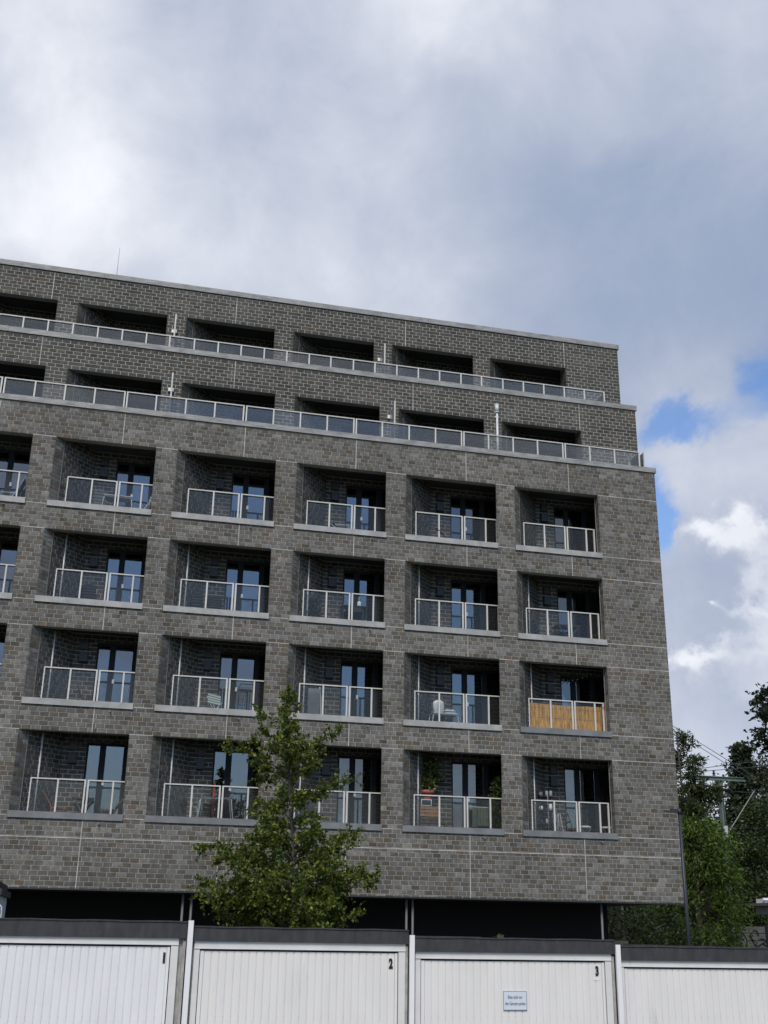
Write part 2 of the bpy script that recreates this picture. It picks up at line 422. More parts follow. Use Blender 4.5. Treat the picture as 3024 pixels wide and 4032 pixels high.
# right flank
brick_wall((X1, 0), (0, 1), (1, 0), 0, 12, ZB, 16.29, Z1, PAL_MAIN, seed=6)
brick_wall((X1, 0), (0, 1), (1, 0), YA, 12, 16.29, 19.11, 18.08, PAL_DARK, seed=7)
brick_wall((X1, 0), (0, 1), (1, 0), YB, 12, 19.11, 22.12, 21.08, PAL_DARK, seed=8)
for r in ROWS:
    y = r['y']; zt = r['zt']; L45 = DEP*math.sqrt(2)
    for c in range(6):
        sd_ = c*17+hash(str(r['k'])) % 1 + int(zt*3)
        strip = .34
        # splayed left wall: first strip in the facing brick, the rest in the darker loggia brick
        brick_wall((XL[c], y), (R2, R2), (R2, -R2), 0, strip, r['zb'], zt, zt, PAL_MAIN if r['main'] else PAL_DARK, seed=sd_)
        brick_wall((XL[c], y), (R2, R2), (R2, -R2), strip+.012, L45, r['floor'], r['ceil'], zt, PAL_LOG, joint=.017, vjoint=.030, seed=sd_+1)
        # right wall of the bay (splayed the same way)
        if c < 5:
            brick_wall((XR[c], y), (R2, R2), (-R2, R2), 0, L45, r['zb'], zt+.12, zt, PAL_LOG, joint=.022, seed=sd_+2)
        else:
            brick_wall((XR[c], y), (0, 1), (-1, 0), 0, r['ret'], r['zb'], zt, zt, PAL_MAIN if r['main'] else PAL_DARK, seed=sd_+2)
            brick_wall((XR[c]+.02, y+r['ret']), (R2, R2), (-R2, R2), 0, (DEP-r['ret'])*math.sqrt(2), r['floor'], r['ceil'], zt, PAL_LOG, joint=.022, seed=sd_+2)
        # back wall, header over the doors
        dt = zt-(.07 if r['main'] else .33)
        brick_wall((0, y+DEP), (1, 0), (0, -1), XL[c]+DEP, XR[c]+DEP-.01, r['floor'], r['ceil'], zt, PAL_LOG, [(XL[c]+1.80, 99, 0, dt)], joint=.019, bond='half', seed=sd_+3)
        # underside course of the lintel
        pal = PAL_MAIN if r['main'] else PAL_DARK

# keep only the 300 largest-looking bricks as separate parts
def seen(b):
    u = (b[0]+b[1])/2; z = (b[2]+b[3])/2
    return math.sqrt((u-CAM.x)**2+CAM.y**2+(z-CAM.z)**2) + (0 if u > -2.45 else 50)
FRONT.sort(key=seen)
for (u0, u1, z0, z1, pr, cc) in FRONT[300:]: brick_box((0, 0), (1, 0), (0, -1), u0, u1, z0, z1, cc)
variants = {}
def color_faces(me, cols):
    a = me.attributes.new('tone', 'FLOAT_COLOR', 'FACE'); a.data.foreach_set('color', np.array(cols, dtype=np.float32).ravel())
VC = [pick(PAL_MAIN) for _ in range(36)]
for i, (u0, u1, z0, z1, pr, cc) in enumerate(FRONT[:300]):
    key = (i*7+random.randrange(36)) % 36; w = round(u1-u0, 4); h = round(z1-z0, 4)
    if (key, w, h) not in variants:
        b = MB(); ch = .003
        b.v = [(0, E_+.001, 0), (w, E_+.001, 0), (w, E_+.001, h), (0, E_+.001, h), (ch, 0, ch), (w-ch, 0, ch), (w-ch, 0, h-ch), (ch, 0, h-ch)]
        b.f = [(4,5,6,7),(0,1,5,4),(1,2,6,5),(2,3,7,6),(3,0,4,7)]
        me = bpy.data.meshes.new('brick'); me.from_pydata(b.v, [], b.f); me.materials.append(MT['brick']); color_faces(me, [VC[key]]*5)
        variants[(key, w, h)] = me
    o = link('brick', variants[(key, w, h)], bld, (u0, -pr, z0))
me = bpy.data.meshes.new('brickwork'); me.from_pydata(BV, [], BF); me.materials.append(MT['brick']); color_faces(me, BC)
bw = link('brickwork', me, bld); bw['kind'] = 'stuff'

# --- sealant joints
for k in range(5):
    za, zb = ((ROWS[k]['zt'], ROWS[k-1]['zb']-.05) if 0 < k < 4 else ((Z1, 16.28) if k == 0 else (ZB+.01, ROWS[3]['zb']-.09)))
    for v in VJ: MB().box(v-.011, v+.011, -.0025, .012, za, zb).build('joint_strip', MT['seal'], bld)
for y, za, zb in ((YA, 18.08, 19.1), (YB, 21.08, 22.1)):
    for v in VA: MB().box(v-.011, v+.011, y-.0025, y+.012, za, zb).build('joint_strip', MT['seal'], bld)
for k in range(4):
    r = ROWS[k]
    for c in range(6):
        a, b = XR[c], (XL[c+1] if c < 5 else X1)
        MB().box(a, b, -.003, .012, r['zt']-.011, r['zt']+.009).build('joint_strip', MT['seal'], bld)
        MB().box(a+.03, b-.05 if c < 5 else b, -.003, .012, r['zb']-.011, r['zb']+.009).build('joint_strip', MT['seal'], bld)
MB().box(X0, X1, -.0033, .012, 3.838, 3.860).build('joint_strip', MT['seal'], bld)
# vertical seam on each splayed wall
sm = MB()
for r in ROWS:
    for c in range(6):
        x, y = XL[c]+.346*R2, r['y']+.346*R2
        sm.prism([(x-.006+.002, y-.006-.002), (x+.006+.002, y+.006-.002), (x+.006-.01, y+.006+.01), (x-.006-.01, y-.006+.01)], r['zb'], r['zt'])
sm.build('corner_seam', MT['seam'], bld)['kind'] = 'stuff'

# --- copings
def coping(y, z0, z1, n, mt, ov=.045):
    e = [X0-.3+i*(X1+.35-X0)/n for i in range(n+1)]
    for i in range(n):
        b = MB(); x0, x1 = e[i], e[i+1]-.004
        b.box(x0, x1, y-ov, y+.34, z1-.02, z1)
        b.box(x0, x1, y-ov, y-ov+.02, z0, z1-.02)
        b.box(x1-.03, x1, y-ov-.0025, y-ov, z0+.002, z1-.002)
        if i == n-1: b.box(x1-.02, x1, y-ov+.02, y+10, z0, z1-.02); b.box(x1-.34, x1, y+.34, y+10, z1-.02, z1)
        b.build('coping', mt, bld)
coping(0, 16.285, 16.458, 9, MT['zinc']); coping(YA, 19.105, 19.285, 9, MT['zinc']); coping(YB, 22.125, 22.31, 9, MT['zinc'])
MB().box(X0, X1-.04, .30, YA, 16.2, 16.43).build('terrace_floor', MT['concrete'], bld)
MB().box(X0, X1-.04, YA+.30, YB, 19.0, 19.25).build('terrace_floor', MT['concrete'], bld)

# --- window sills (zinc bands), one to each opening
for k in range(4):
    r = ROWS[k]
    for c in range(6):
        zs = r['zb']+.095; h = .16
        b = MB()
        b.box(XL[c]-.03, XR[c]+.02, -.05, -.03, zs-h, zs); b.box(XL[c]-.03, XR[c]+.02, -.05, .24, zs, zs+.012)
        b.box(XR[c]+.02, XR[c]+.034, -.052, -.001, zs-h, zs+.03); b.box(XL[c]-.03, XL[c]-.016, -.052, -.001, zs-h, zs+.013)
        b.box(XL[c]+.0, XR[c]+.0, .0, .24, zs-.095, zs)
        b.box((XL[c]+XR[c])/2-.004, (XL[c]+XR[c])/2+.004, -.0515, -.05, zs-h, zs+.012)
        b.build('sill', MT['zinc_dark'] if k == 3 or (c == 5 and k > 1) else MT['zinc_sill'], bld)
        # overflow spout
        sx = XL[c]+2.42 if c > 2 else XL[c]+2.34
        t = MB(); t.tube([(sx, .0, zs-h-.085), (sx, -.07, zs-h-.09), (sx-.01, -.11, zs-h-.125)], .017, 8)
        t.tube([(sx, -.001, zs-h-.085), (sx, -.012, zs-h-.085)], .030, 10)
        t.build('overflow_spout', MT['galv'] if False else MT['zinc_dark'], bld, True)

# --- balcony railings
def railing(y, posts, ztop, zbot, panes=True, pw=.045, name='railing', ends=True):
    """posts: list of groups; each group is one framed run"""
    ob = None
    for gr in posts:
        f = MB().box(gr[0]-pw/2, gr[-1]+pw/2, y-.02, y+.02, ztop-.032, ztop)
        if ob is None: ob = f.build(name, MT['rail'], bld)
        else: f.build('top_rail', MT['rail'], ob)
        MB().box(gr[0]+pw/2, gr[-1]-pw/2, y-.015, y+.015, zbot, zbot+.03).build('bottom_rail', MT['rail'], ob)
        for x in gr: MB().box(x-pw/2, x+pw/2, y-.021, y+.019, zbot, ztop-.032).build('post', MT['rail'], ob)
        if panes:
            for a, b in zip(gr[:-1], gr[1:]):
                MB().box(a+pw/2+.003, b-pw/2-.003, y+.021, y+.029, zbot+.04, ztop-.05).build('pane', MT['terraceglass' if zbot > 16 else 'railglass'], ob)
                # pane clamp strip, thin dark gasket under the top bar
                MB().box(a+pw/2, b-pw/2, y+.019, y+.030, ztop-.056, ztop-.040).build('gasket', MT['frame'], ob)
    return ob
for r in ROWS[:4]:
    for c in range(6):
        w = XR[c]-XL[c]; h = .77 if w > 2.97 else .715; x = XL[c]+.44
        zt_ = r['zt']-(1.215 if r['k'] == 3 else 1.045); zb_ = r['zb']-.02
        end = XR[c]-XL[c]+(.17 if c < 5 else .0)
        g2_ = x+2*h+.085
        nxt = g2_+(.71 if w > 2.97 else .665)
        railing(.45, [[x, x+h, x+2*h], [g2_, nxt, XL[c]+end]], zt_, zb_)
rA = [[-5.85, -4.95, -4.15], [-4.06, -3.18, -2.3, -1.42, -.53], [-.45, .43, 1.34, 2.24, 3.14], [3.23, 4.09, 4.95, 5.82, 6.69], [6.77, 7.63, 8.53, 9.42, 10.31], [10.39, 11.24, 12.1, 12.96, 13.86], [13.945, 14.83, 15.73, 16.64]]
rlA = railing(.30, rA, 17.145, 16.40)
rB = [[-6.2, -5.43, -4.66, -3.91, -3.15, -2.38, -1.6, -.83, -.06, .69, 1.49, 2.27, 3.03, 3.80, 4.56, 5.32, 6.06, 6.84, 7.59, 8.36, 9.12, 9.88, 10.65, 11.4, 12.18, 12.94, 13.7, 14.47, 15.23, 15.99]]
rlB = railing(1.38, rB, 19.86, 19.22)
# returns of the terrace railings towards the wall
for ob, x, y0, y1, zt_, zb_ in ((rlA, 16.64, .30, 1.06, 17.145, 16.40), (rlB, 15.99, 1.38, 2.15, 19.86, 19.22)):
    MB().box(x-.02, x+.02, y0+.03, y1, zt_-.032, zt_).build('return_rail', MT['rail'], ob)
    MB().box(x-.02, x+.02, y1-.045, y1, zb_, zt_-.032).build('post', MT['rail'], ob)
    MB().box(x+.022, x+.03, y0+.03, y1-.05, zb_+.03, zt_-.04).build('pane', MT['railglass'], ob)
ps = MB().box(16.80, 16.83, .28, .34, 16.40, 17.17).build('privacy_screen', MT['rail'], bld)
MB().box(16.81, 16.82, .34, 1.05, 16.45, 17.15).build('pane', MT['frost'], ps)
# privacy screens between the terraces
for (x, yw, yr, z0, z1) in ((.86, YA, .36, 16.42, 18.02), (8.06, YA, .36, 16.42, 17.98), (.82, YB, 1.42, 19.25, 20.72), (7.94, YB, 1.42, 19.25, 20.66)):
    p = MB().box(x-.022, x+.022, yr, yr+.05, z0, z1).build('privacy_screen', MT['rail'], bld)
    MB().box(x-.006, x+.006, yr+.05, yw-.06, z0+.05, z1-.12).build('pane', MT['frost'], p)
    MB().box(x-.085, x+.085, yw-.075, yw-.02, z1-.34, z1-.22).build('wall_clamp', MT['white_plastic'], p)
    MB().bar((x, yw-.05, z1-.30), (x, yr+.05, z1-.25), .02).build('strut', MT['galv'], p)
# rain pipe with hopper on the lower terrace wall
d = MB(); d.tube([(11.81, 1.0, 16.4), (11.81, 1.0, 18.38)], .042, 12); d.tube([(11.81, 1.0, 18.34), (11.81, 1.0, 18.64)], .072, 14)
d.tube([(11.81, 1.0, 18.32), (11.81, 1.0, 18.345)], .078, 14); d.tube([(11.81, 1.0, 18.63), (11.81, 1.0, 18.65)], .078, 14)
d.box(11.73, 11.89, 1.0, 1.08, 18.15, 18.19)
d.build('downpipe', MT['galv'], bld, True)

# --- loggia fittings: drain pipes, vents, ceiling lamps, doors
CURT = mat('curtain', (.022, .025, .030), .95, var=.15, scale=3, stretch=(14, 14, .4))
SHEER = mat('sheer_curtain', (.055, .06, .066), .95, var=.15, scale=3, stretch=(14, 14, .4))
for r in ROWS:
    y = r['y']; zt = r['zt']
    for c in range(6):
        x0 = XL[c]
        if r['k'] in (1, 2, 3):
            MB().tube([(x0+.60, .62, r['floor']), (x0+.60, .62, r['ceil'])], .032, 12).build('drain_pipe', MT['galv'], bld, True)
        MB().lathe(x0+.86, y+.88, [(.001, r['ceil']-.05), (.05, r['ceil']-.05), (.075, r['ceil']-.03), (.075, r['ceil'])], 14).build('ceiling_lamp', MT['vent'], bld, True)
        if r['main']:
            v = MB().box(x0+1.33, x0+1.56, y+DEP-.09, y+DEP+.001, zt-.33, zt-.09).build('vent_box', MT['vent'], bld)
            v = MB().box(x0+1.32, x0+1.55, y+DEP-.11, y+DEP+.001, zt-.70, zt-.42).build('vent_box', MT['vent'], bld)
            MB().box(x0+1.33, x0+1.54, y+DEP-.075, y+DEP-.001, zt-.735, zt-.705).build('grille', MT['dark'], v)
        dt = zt-(.07 if r['main'] else .33); zf = r['floor']; a, b = x0+1.80, XR[c]+DEP; yd = y+DEP
        f = MB(); f.box(a, b, yd+.05, yd+.12, dt-.10, dt); f.box(a, b, yd+.05, yd+.12, zf, zf+.08)
        xs = [(a, a+.055), (a+.37, a+.54), (a+1.03, a+1.19), (b-.06, b)]
        for p, q in xs: f.box(p, q, yd+.045, yd+.125, zf+.08, dt-.10)
        ob = f.build('balcony_door', MT['frame'], bld)
        for (p, q), (p2, q2) in zip(xs[:-1], xs[1:]):
            MB().box(q+.002, p2-.002, yd+.078, yd+.092, zf+.082, dt-.102).build('pane', MT['windowglass'], ob)
        if r['main']:
            h = MB().box(a+.505, a+.565, yd-.005, yd+.04, zt-1.27, zt-1.15); h.box(a+.52, a+.55, yd+.03, yd+.05, zt-1.25, zt-1.17)
            if c != 5: h.build('handle', MT['white_plastic'], ob)
        # curtains behind some of the panes
        if (r['k'], c) in ((0, 4), (1, 4), (2, 4), (0, 5), (3, 1), (1, 2), (2, 3), (0, 3), (3, 2), (1, 1)):
            cm = MB(); pts = []
            xa, xb = (a+1.0, b-.02) if c in (1, 2) else (a+.62, b-.02)
            nn = 46
            for i in range(nn+1):
                xx = xa+(xb-xa)*i/nn; pts.append((xx, yd+.24+.022*math.sin(i*1.7)+.01*math.sin(i*.63)))
            for p_, q_ in zip(pts[:-1], pts[1:]): cm.face([(p_[0], p_[1], zf+.04), (q_[0], q_[1], zf+.04), (q_[0], q_[1], dt-.12), (p_[0], p_[1], dt-.12)])
            cu = cm.build('curtain', CURT if (c+len(str(r['k']))) % 2 else SHEER, ob)
# metal edge trim on the last column's right reveal
for r in ROWS[:4]:
    MB().box(XR[5]-.012, XR[5]+.012, .235, .262, r['zb'], r['zt']).build('edge_trim', MT['zinc'], bld)

# --- recessed ground floor in deep shade, slim posts
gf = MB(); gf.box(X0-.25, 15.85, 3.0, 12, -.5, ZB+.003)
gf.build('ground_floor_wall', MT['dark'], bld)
MB().box(X0-.25, X1, .012, .3, ZB-.03, ZB+.003).build('edge_profile', mat('dark_metal', (.035, .037, .042), .5), bld)
for x in (2.375, 2.605, 8.585, 8.765, 14.47):
    MB().tube([(x, .34, -.5), (x, .34, ZB+.003)], .034, 10).build('drain_pipe', mat('pipe_grey', (.13, .14, .145), .5) if x == 2.375 else bpy.data.materials['pipe_grey'], bld, True)
# lightning rod
lr = MB(); lr.tube([(-1.31, 4.0, 22.0), (-1.31, 4.0, 23.3)], .016, 6); lr.tube([(-1.31, 4.0, 23.3), (-1.31, 4.0, 24.55)], [.012, .006], 6); lr.box(-1.46, -1.16, 3.85, 4.15, 21.99, 22.09)
lr.build('lightning_rod', mat('rod', (.25, .26, .28), .5), bld)
# ------------------------------------------------------------ garages
GY = -16.15
PAINT = {1: mat('paint_cool', (.735, .73, .705), .42, var=.03, scale=1.5, tint=((.50, .52, .52), 1.1, .62, .9), stretch=(3, 1, .8)),
         2: mat('paint_warm', (.72, .695, .64), .45, var=.03, scale=1.5, tint=((.48, .47, .44), 1.0, .60, .9), stretch=(3, 1, .8))}
MT['gframe'] = mat('paint_frame', (.64, .625, .58), .5, var=.05, scale=4, tint=((.40, .39, .35), 3.5, .62, .85))
MT['gstrip'] = mat('paint_strip', (.76, .75, .72), .4, var=.02, scale=4)
MT['fascia'] = mat('fascia_felt', (.040, .040, .041), .75, var=.22, scale=4, bump=.006, bscale=9, stretch=(2.4, 1, .8), tint=((.085, .084, .082), 2.0, .60, .80))
MT['gwall'] = mat('garage_render', (.34, .335, .31), .9, var=.18, scale=7, bump=.006, bscale=70)
MT['black_paint'] = mat('black_paint', (.012, .012, .013), .5)
MT['moss'] = mat('roof_felt', (.055, .055, .045), .95, var=.4, scale=6)
def text_part(body, size, xs, loc, m, parent, name, ext=.0015, off=.0, align='CENTER'):
    cu = bpy.data.curves.new(name, 'FONT'); cu.body = body; cu.size = size; cu.extrude = ext; cu.offset = off; cu.align_x = align; cu.align_y = 'CENTER'
    cu.resolution_u = 4
    o = bpy.data.objects.new(name, cu); col.objects.link(o)
    dg = bpy.context.evaluated_depsgraph_get(); dg.update()
    me = bpy.data.meshes.new_from_object(o.evaluated_get(dg)); bpy.data.objects.remove(o)
    for v_ in me.vertices: v_.co = (loc[0]+v_.co.x*xs, loc[1]-v_.co.z, loc[2]+v_.co.y)
    me.materials.clear(); me.materials.append(m); me.name = name
    return link(name, me, parent)
GAR = [  # x of left cover strip, right end, fascia top, fascia bottom, lintel bottom, door x0 x1, number
    (-1.74, 1.247, 1.716, 1.505, 1.417, -1.60, 1.048, '1', 1, 'white garage at the left edge with cool white ribbed door numbered 1'),
    (1.336, 4.243, 1.660, 1.476, 1.377, 1.445, 4.101, '2', 2, 'white garage with ribbed door numbered 2, below the young tree'),
    (4.326, 7.262, 1.575, 1.383, 1.290, 4.434, 7.112, '3', 2, 'white garage with ribbed door numbered 3 that carries the small sign'),
    (7.340, 10.28, 1.500, 1.303, 1.214, 7.42, 10.10, None, 2, 'white garage at the right edge with an unnumbered ribbed door')]
for gi, (x0, x1, ft, fb, lb, d0, d1, num, pk, lab) in enumerate(GAR):
    t = thing('garage', ((x0+x1)/2, GY, -.5), lab, 'garage', 'garages in a row')
    # fascia with a lipped top edge that sags slightly
    f = MB(); n = 12
    for i in range(n):
        a = x0+(x1-x0)*i/n; b = x0+(x1-x0)*(i+1)/n; za = ft+.004*math.sin(i*1.9+gi); zb_ = ft+.004*math.sin((i+1)*1.9+gi)
        f.face([(a, GY-.055, fb), (b, GY-.055, fb), (b, GY-.055, zb_-.018), (a, GY-.055, za-.018)])
        f.face([(a, GY-.068, za-.018), (b, GY-.068, zb_-.018), (b, GY-.068, zb_), (a, GY-.068, za)])
        f.face([(a, GY-.068, za), (b, GY-.068, zb_), (b, GY+.14, zb_), (a, GY+.14, za)])
        f.face([(a, GY-.055, fb), (a, GY+.10, fb), (b, GY+.10, fb), (b, GY-.055, fb)])
        f.face([(a, GY-.068, za-.018), (a, GY-.055, za-.018), (b, GY-.055, zb_-.018), (b, GY-.068, zb_-.018)])
        f.face([(a, GY+.14, za), (b, GY+.14, zb_), (b, GY+.14, fb), (a, GY+.14, fb)])
    for xx in (x0, x1): f.face([(xx, GY-.068, ft), (xx, GY+.14, ft), (xx, GY+.14, fb), (xx, GY-.055, fb)])
    f.build('fascia', MT['fascia'], t)
    rf = MB(); rf.box(x0, x1, GY+.14, GY+5.9, ft-.16, ft-.09); rf.box(x0, x0+.10, GY+.14, GY+5.9, ft-.09, ft-.012); rf.box(x1-.10, x1, GY+.14, GY+5.9, ft-.09, ft-.012)
    rf.box(x0, x1, GY+5.9, GY+6.0, ft-.16, ft+.0 if gi != 3 else ft+.045)
    rf.build('roof', MT['moss'], t)
    MB().box(x0+.002, x0+.09, GY+.03, GY+6.0, -.5, ft-.163).build('side_wall', MT['gwall'], t)
    MB().box(x1-.09, x1-.002, GY+.03, GY+6.0, -.5, ft-.163).build('side_wall', MT['gwall'], t)
    MB().box(x0+.092, x1-.092, GY+5.9, GY+6.0, -.5, ft-.163).build('rear_wall', MT['gwall'], t)
    fr = MB(); fx1 = d1+.105; fx0 = d0-.085
    fr.box(fx0, fx1, GY-.022, GY+.05, lb, fb-.001); fr.box(fx0-.0, d0-.012, GY-.018, GY+.05, -.48, lb-.001); fr.box(d1+.012, fx1, GY-.018, GY+.05, -.48, lb-.001)
    fr.box(fx0-.006, fx1+.006, GY-.030, GY-.022, lb+.004, lb+.012)
    fo = fr.build('door_frame', MT['gframe'], t)
    bk = MB().box(d0-.03, d1+.03, GY+.045, GY+.055, -.48, lb+.02); bk.build('backing', MT['dark'], t)
    dr = MB(); dz = lb-.020
    dr.box(d0, d0+.045, GY-.004, GY+.03, -.46, dz); dr.box(d1-.035, d1, GY-.004, GY+.03, -.46, dz); dr.box(d0+.045, d1-.035, GY+.012, GY+.03, dz-.018, dz-.001)
    do = dr.build('door', PAINT[pk], t)
    nr = 26; w = (d1-d0-.08)/nr
    base = None
    for i in range(nr):
        a = d0+.045+i*w
        # one shaped steel rib: groove, slope, broad face, slope
        prof = [(0, .015), (.003, .015), (.009, .004), (w*.5, .0025), (w-.005, .004), (w, .015)]
        b = MB()
        for (p0, y0), (p1, y1) in zip(prof[:-1], prof[1:]): b.face([(a+p0, GY+y0, -.45), (a+p1, GY+y1, -.45), (a+p1, GY+y1, dz-.006-(.012 if y0 > .01 or y1 > .01 else 0)), (a+p0, GY+y0, dz-.006-(.012 if y0 > .01 or y1 > .01 else 0))])
        b.face([(a+.010, GY+.004, dz-.006), (a+w-.006, GY+.004, dz-.006), (a+w-.006, GY+.028, dz-.006), (a+.010, GY+.028, dz-.006)])
        b.tube([(a+.005, GY+.02, .575-.02*(gi == 2)*0), (a+.005, GY-.001, .575)], .0045, 6)
        b.build('panel', PAINT[pk], do)
    if num:
        nx = {'1': .981, '2': 4.009, '3': 7.003}[num]; nz = {'1': 1.258, '2': 1.218, '3': 1.150}[num]
        text_part(num, .165, .62 if num != '1' else .85, (nx, GY-.004, nz), MT['black_paint'], do, 'number', off=.0095)
        if num == '3': MB().box(nx-.05, nx+.035, GY-.0015, GY+.003, nz-.115, nz-.075).build('old_number_trace', mat('pale_patch', (.74, .735, .71), .5), do)
    if gi < 3:
        top = {0: 1.725, 1: 1.590, 2: 1.508}[gi]
        gx = x1; nxt = GAR[gi+1][0]
        MB().box(gx+.010, gx+.078, GY-.085, GY-.045, -.48, top).build('cover_strip', MT['gstrip'], t)
        MB().box(gx-.04, gx-.002, GY-.02, GY+.03, -.48, fb-.03).build('gap_filler', MT['gwall'], t)
    # hinge screws and stains on the frame corners
    MB().tube([(fx0+.03, GY-.028, lb+.05), (fx0+.03, GY-.020, lb+.05)], .006, 8).build('screw', MT['galv'], fo)
    MB().tube([(fx1-.03, GY-.028, lb+.05), (fx1-.03, GY-.020, lb+.05)], .006, 8).build('screw', MT['galv'], fo)
# sign on garage 3
sg = thing('sign', (5.77, GY-.012, .65), 'small white enamel sign with German parking notice on garage door 3', 'sign')
MB().box(5.600, 5.940, GY-.014, GY-.004, .650, .891).build('plate', mat('enamel', (.62, .66, .70), .3), sg)
bd = MB(); SC = mat('sign_blue_grey', (.13, .17, .24), .4)
for q in ((5.600, 5.940, .885, .891), (5.600, 5.940, .650, .656), (5.600, 5.606, .656, .885), (5.934, 5.940, .656, .885)): bd.box(q[0], q[1], GY-.0155, GY-.0145, q[2], q[3])
bd.build('border', SC, sg)['kind'] = 'stuff'
TX = mat('sign_text', (.06, .075, .10), .5)
text_part('Bitte nicht vor', .062, .58, (5.770, GY-.0145, .812), TX, sg, 'lettering', .0006, .0008)
text_part('den Garagen parken', .062, .58, (5.772, GY-.0145, .732), TX, sg, 'lettering', .0006, .0008)

# ------------------------------------------------------------ foliage
def leafmat(name, gain=1.0):
    m = bpy.data.materials.new(name); m.use_nodes = True; t = m.node_tree; t.nodes.clear()
    a = N(t, 'ShaderNodeAttribute', attribute_name='tone').outputs['Color']
    pb = N(t, 'ShaderNodeBsdfPrincipled'); pb.inputs['Roughness'].default_value = .5; pb.inputs['Specular IOR Level'].default_value = .35
    tl = N(t, 'ShaderNodeBsdfTranslucent'); mx = N(t, 'ShaderNodeMixShader'); mx.inputs[0].default_value = .28
    t.links.new(a, pb.inputs['Base Color']); t.links.new(a, tl.inputs[0]); t.links.new(pb.outputs[0], mx.inputs[1]); t.links.new(tl.outputs[0], mx.inputs[2])
    o = N(t, 'ShaderNodeOutputMaterial'); t.links.new(mx.outputs[0], o.inputs[0]); return m
LEAF = leafmat('leaf'); BARK = mat('bark', (.075, .065, .055), .9, var=.3, scale=12, bump=.01, bscale=30)
def leaves(name, P_, D_, length, width, palette, parent, fold=.25, jitter=.18):
    """P_ (n,3) leaf bases, D_ (n,3) leaf directions"""
    n = len(P_); L_ = length*rng.uniform(.65, 1.2, (n, 1)); D_ = D_/np.linalg.norm(D_, axis=1, keepdims=True)
    r_ = rng.normal(size=(n, 3)); S_ = np.cross(D_, r_); S_ /= np.linalg.norm(S_, axis=1, keepdims=True)+1e-9
    Nn = np.cross(D_, S_); W_ = L_*width
    V = np.empty((n, 4, 3)); V[:, 0] = P_; V[:, 1] = P_+D_*L_*.5+S_*W_*.5+Nn*W_*fold; V[:, 2] = P_+D_*L_; V[:, 3] = P_+D_*L_*.5-S_*W_*.5+Nn*W_*fold
    me = bpy.data.meshes.new(name)
    me.vertices.add(n*4); me.vertices.foreach_set('co', V.reshape(-1)); me.loops.add(n*4); me.loops.foreach_set('vertex_index', np.arange(n*4, dtype=np.int32))
    me.polygons.add(n); me.polygons.foreach_set('loop_start', np.arange(0, n*4, 4, dtype=np.int32)); me.polygons.foreach_set('loop_total', np.full(n, 4, dtype=np.int32))
    me.update(); me.materials.append(LEAF)
    pc = np.array(palette); idx = rng.integers(0, len(pc), n); c = pc[idx]*rng.uniform(1-jitter*2, 1+jitter*2, (n, 1)); c = np.concatenate([c, np.ones((n, 1))], 1).astype(np.float32)
    a = me.attributes.new('tone', 'FLOAT_COLOR', 'FACE'); a.data.foreach_set('color', c.ravel())
    o = link(name, me, parent); o['kind'] = 'stuff'; return o
def vn(v): return np.array(v, float)
def branchy_tree(name, base, label, cat, ztop, limbs, leaf, palette, trunk_r=.06, group=None, lean=(0, 0), twigs=14, leafn=15, tw_len=.34, droop=0.0, cut=None, seed=1):
    """limbs: list of (z on the trunk, azimuth, length, rise)"""
    R_ = np.random.default_rng(seed); bx, by, bz = base
    t = thing(name, base, label, cat, group)
    tp = []; H = ztop-bz
    for i in range(15):
        f = i/14; tp.append((bx+lean[0]*f+.05*math.sin(f*7+seed), by+lean[1]*f+.04*math.cos(f*6), bz+H*f))
    tm = MB(); tm.tube(tp, [trunk_r*(1-.86*i/14)+.004 for i in range(15)], 8); tm.build('trunk', BARK, t, True)
    def tr(z):
        f = min(max((z-bz)/H, 0), 1); return np.array([bx+lean[0]*f+.05*math.sin(f*7+seed), by+lean[1]*f+.04*math.cos(f*6), z])
    LP, LD = [], []; bm_ = MB()
    for (z, az_, ln, rise) in limbs:
        p = tr(z); d = np.array([math.cos(az_)*math.cos(rise), math.sin(az_)*math.cos(rise), math.sin(rise)])
        pts = [p.copy()]; steps = 7
        for s_ in range(steps):
            d = d+R_.normal(0, .09, 3)+np.array([0, 0, -.03-droop]); d /= np.linalg.norm(d); pts.append(pts[-1]+d*ln/steps)
        bm_.tube([tuple(q) for q in pts], [max(trunk_r*.30*(1-k/steps), .0035)*min(1, .5+ln/2) for k in range(steps+1)], 5, caps=False)
        nt = max(4, int(twigs*ln)) 
        for _ in range(nt):
            f = R_.uniform(.16, 1.0)**.8; k = min(int(f*steps), steps-1); q = pts[k]+(pts[k+1]-pts[k])*(f*steps-k)
            dd = (pts[k+1]-pts[k]); dd /= np.linalg.norm(dd); td = dd*.7+R_.normal(0, .55, 3)+np.array([0, 0, .08-droop]); td /= np.linalg.norm(td)
            tl_ = tw_len*R_.uniform(.5, 1.2)*(.6+.4*min(ln, 1.5))
            e = q+td*tl_; 
            bm_.tube([tuple(q), tuple(e)], [.004, .002], 4, caps=False)
            for j in range(leafn):
                ff = R_.uniform(.1, 1.05); LP.append(q+td*tl_*ff+R_.normal(0, .012, 3)); ldir = td*.6+R_.normal(0, .7, 3)+np.array([0, 0, -.05]); LD.append(ldir)
    bo = bm_.build('branches', BARK, t); bo['kind'] = 'stuff'
    LP = np.array(LP); LD = np.array(LD)
    if cut is not None: kk = cut(LP); LP, LD = LP[kk], LD[kk]
    leaves('foliage', LP, LD, leaf[0], leaf[1], palette, t)
    return t
GREEN = [(.13, .165, .018), (.095, .135, .016), (.06, .095, .014), (.20, .225, .028), (.085, .12, .016), (.04, .065, .012)]
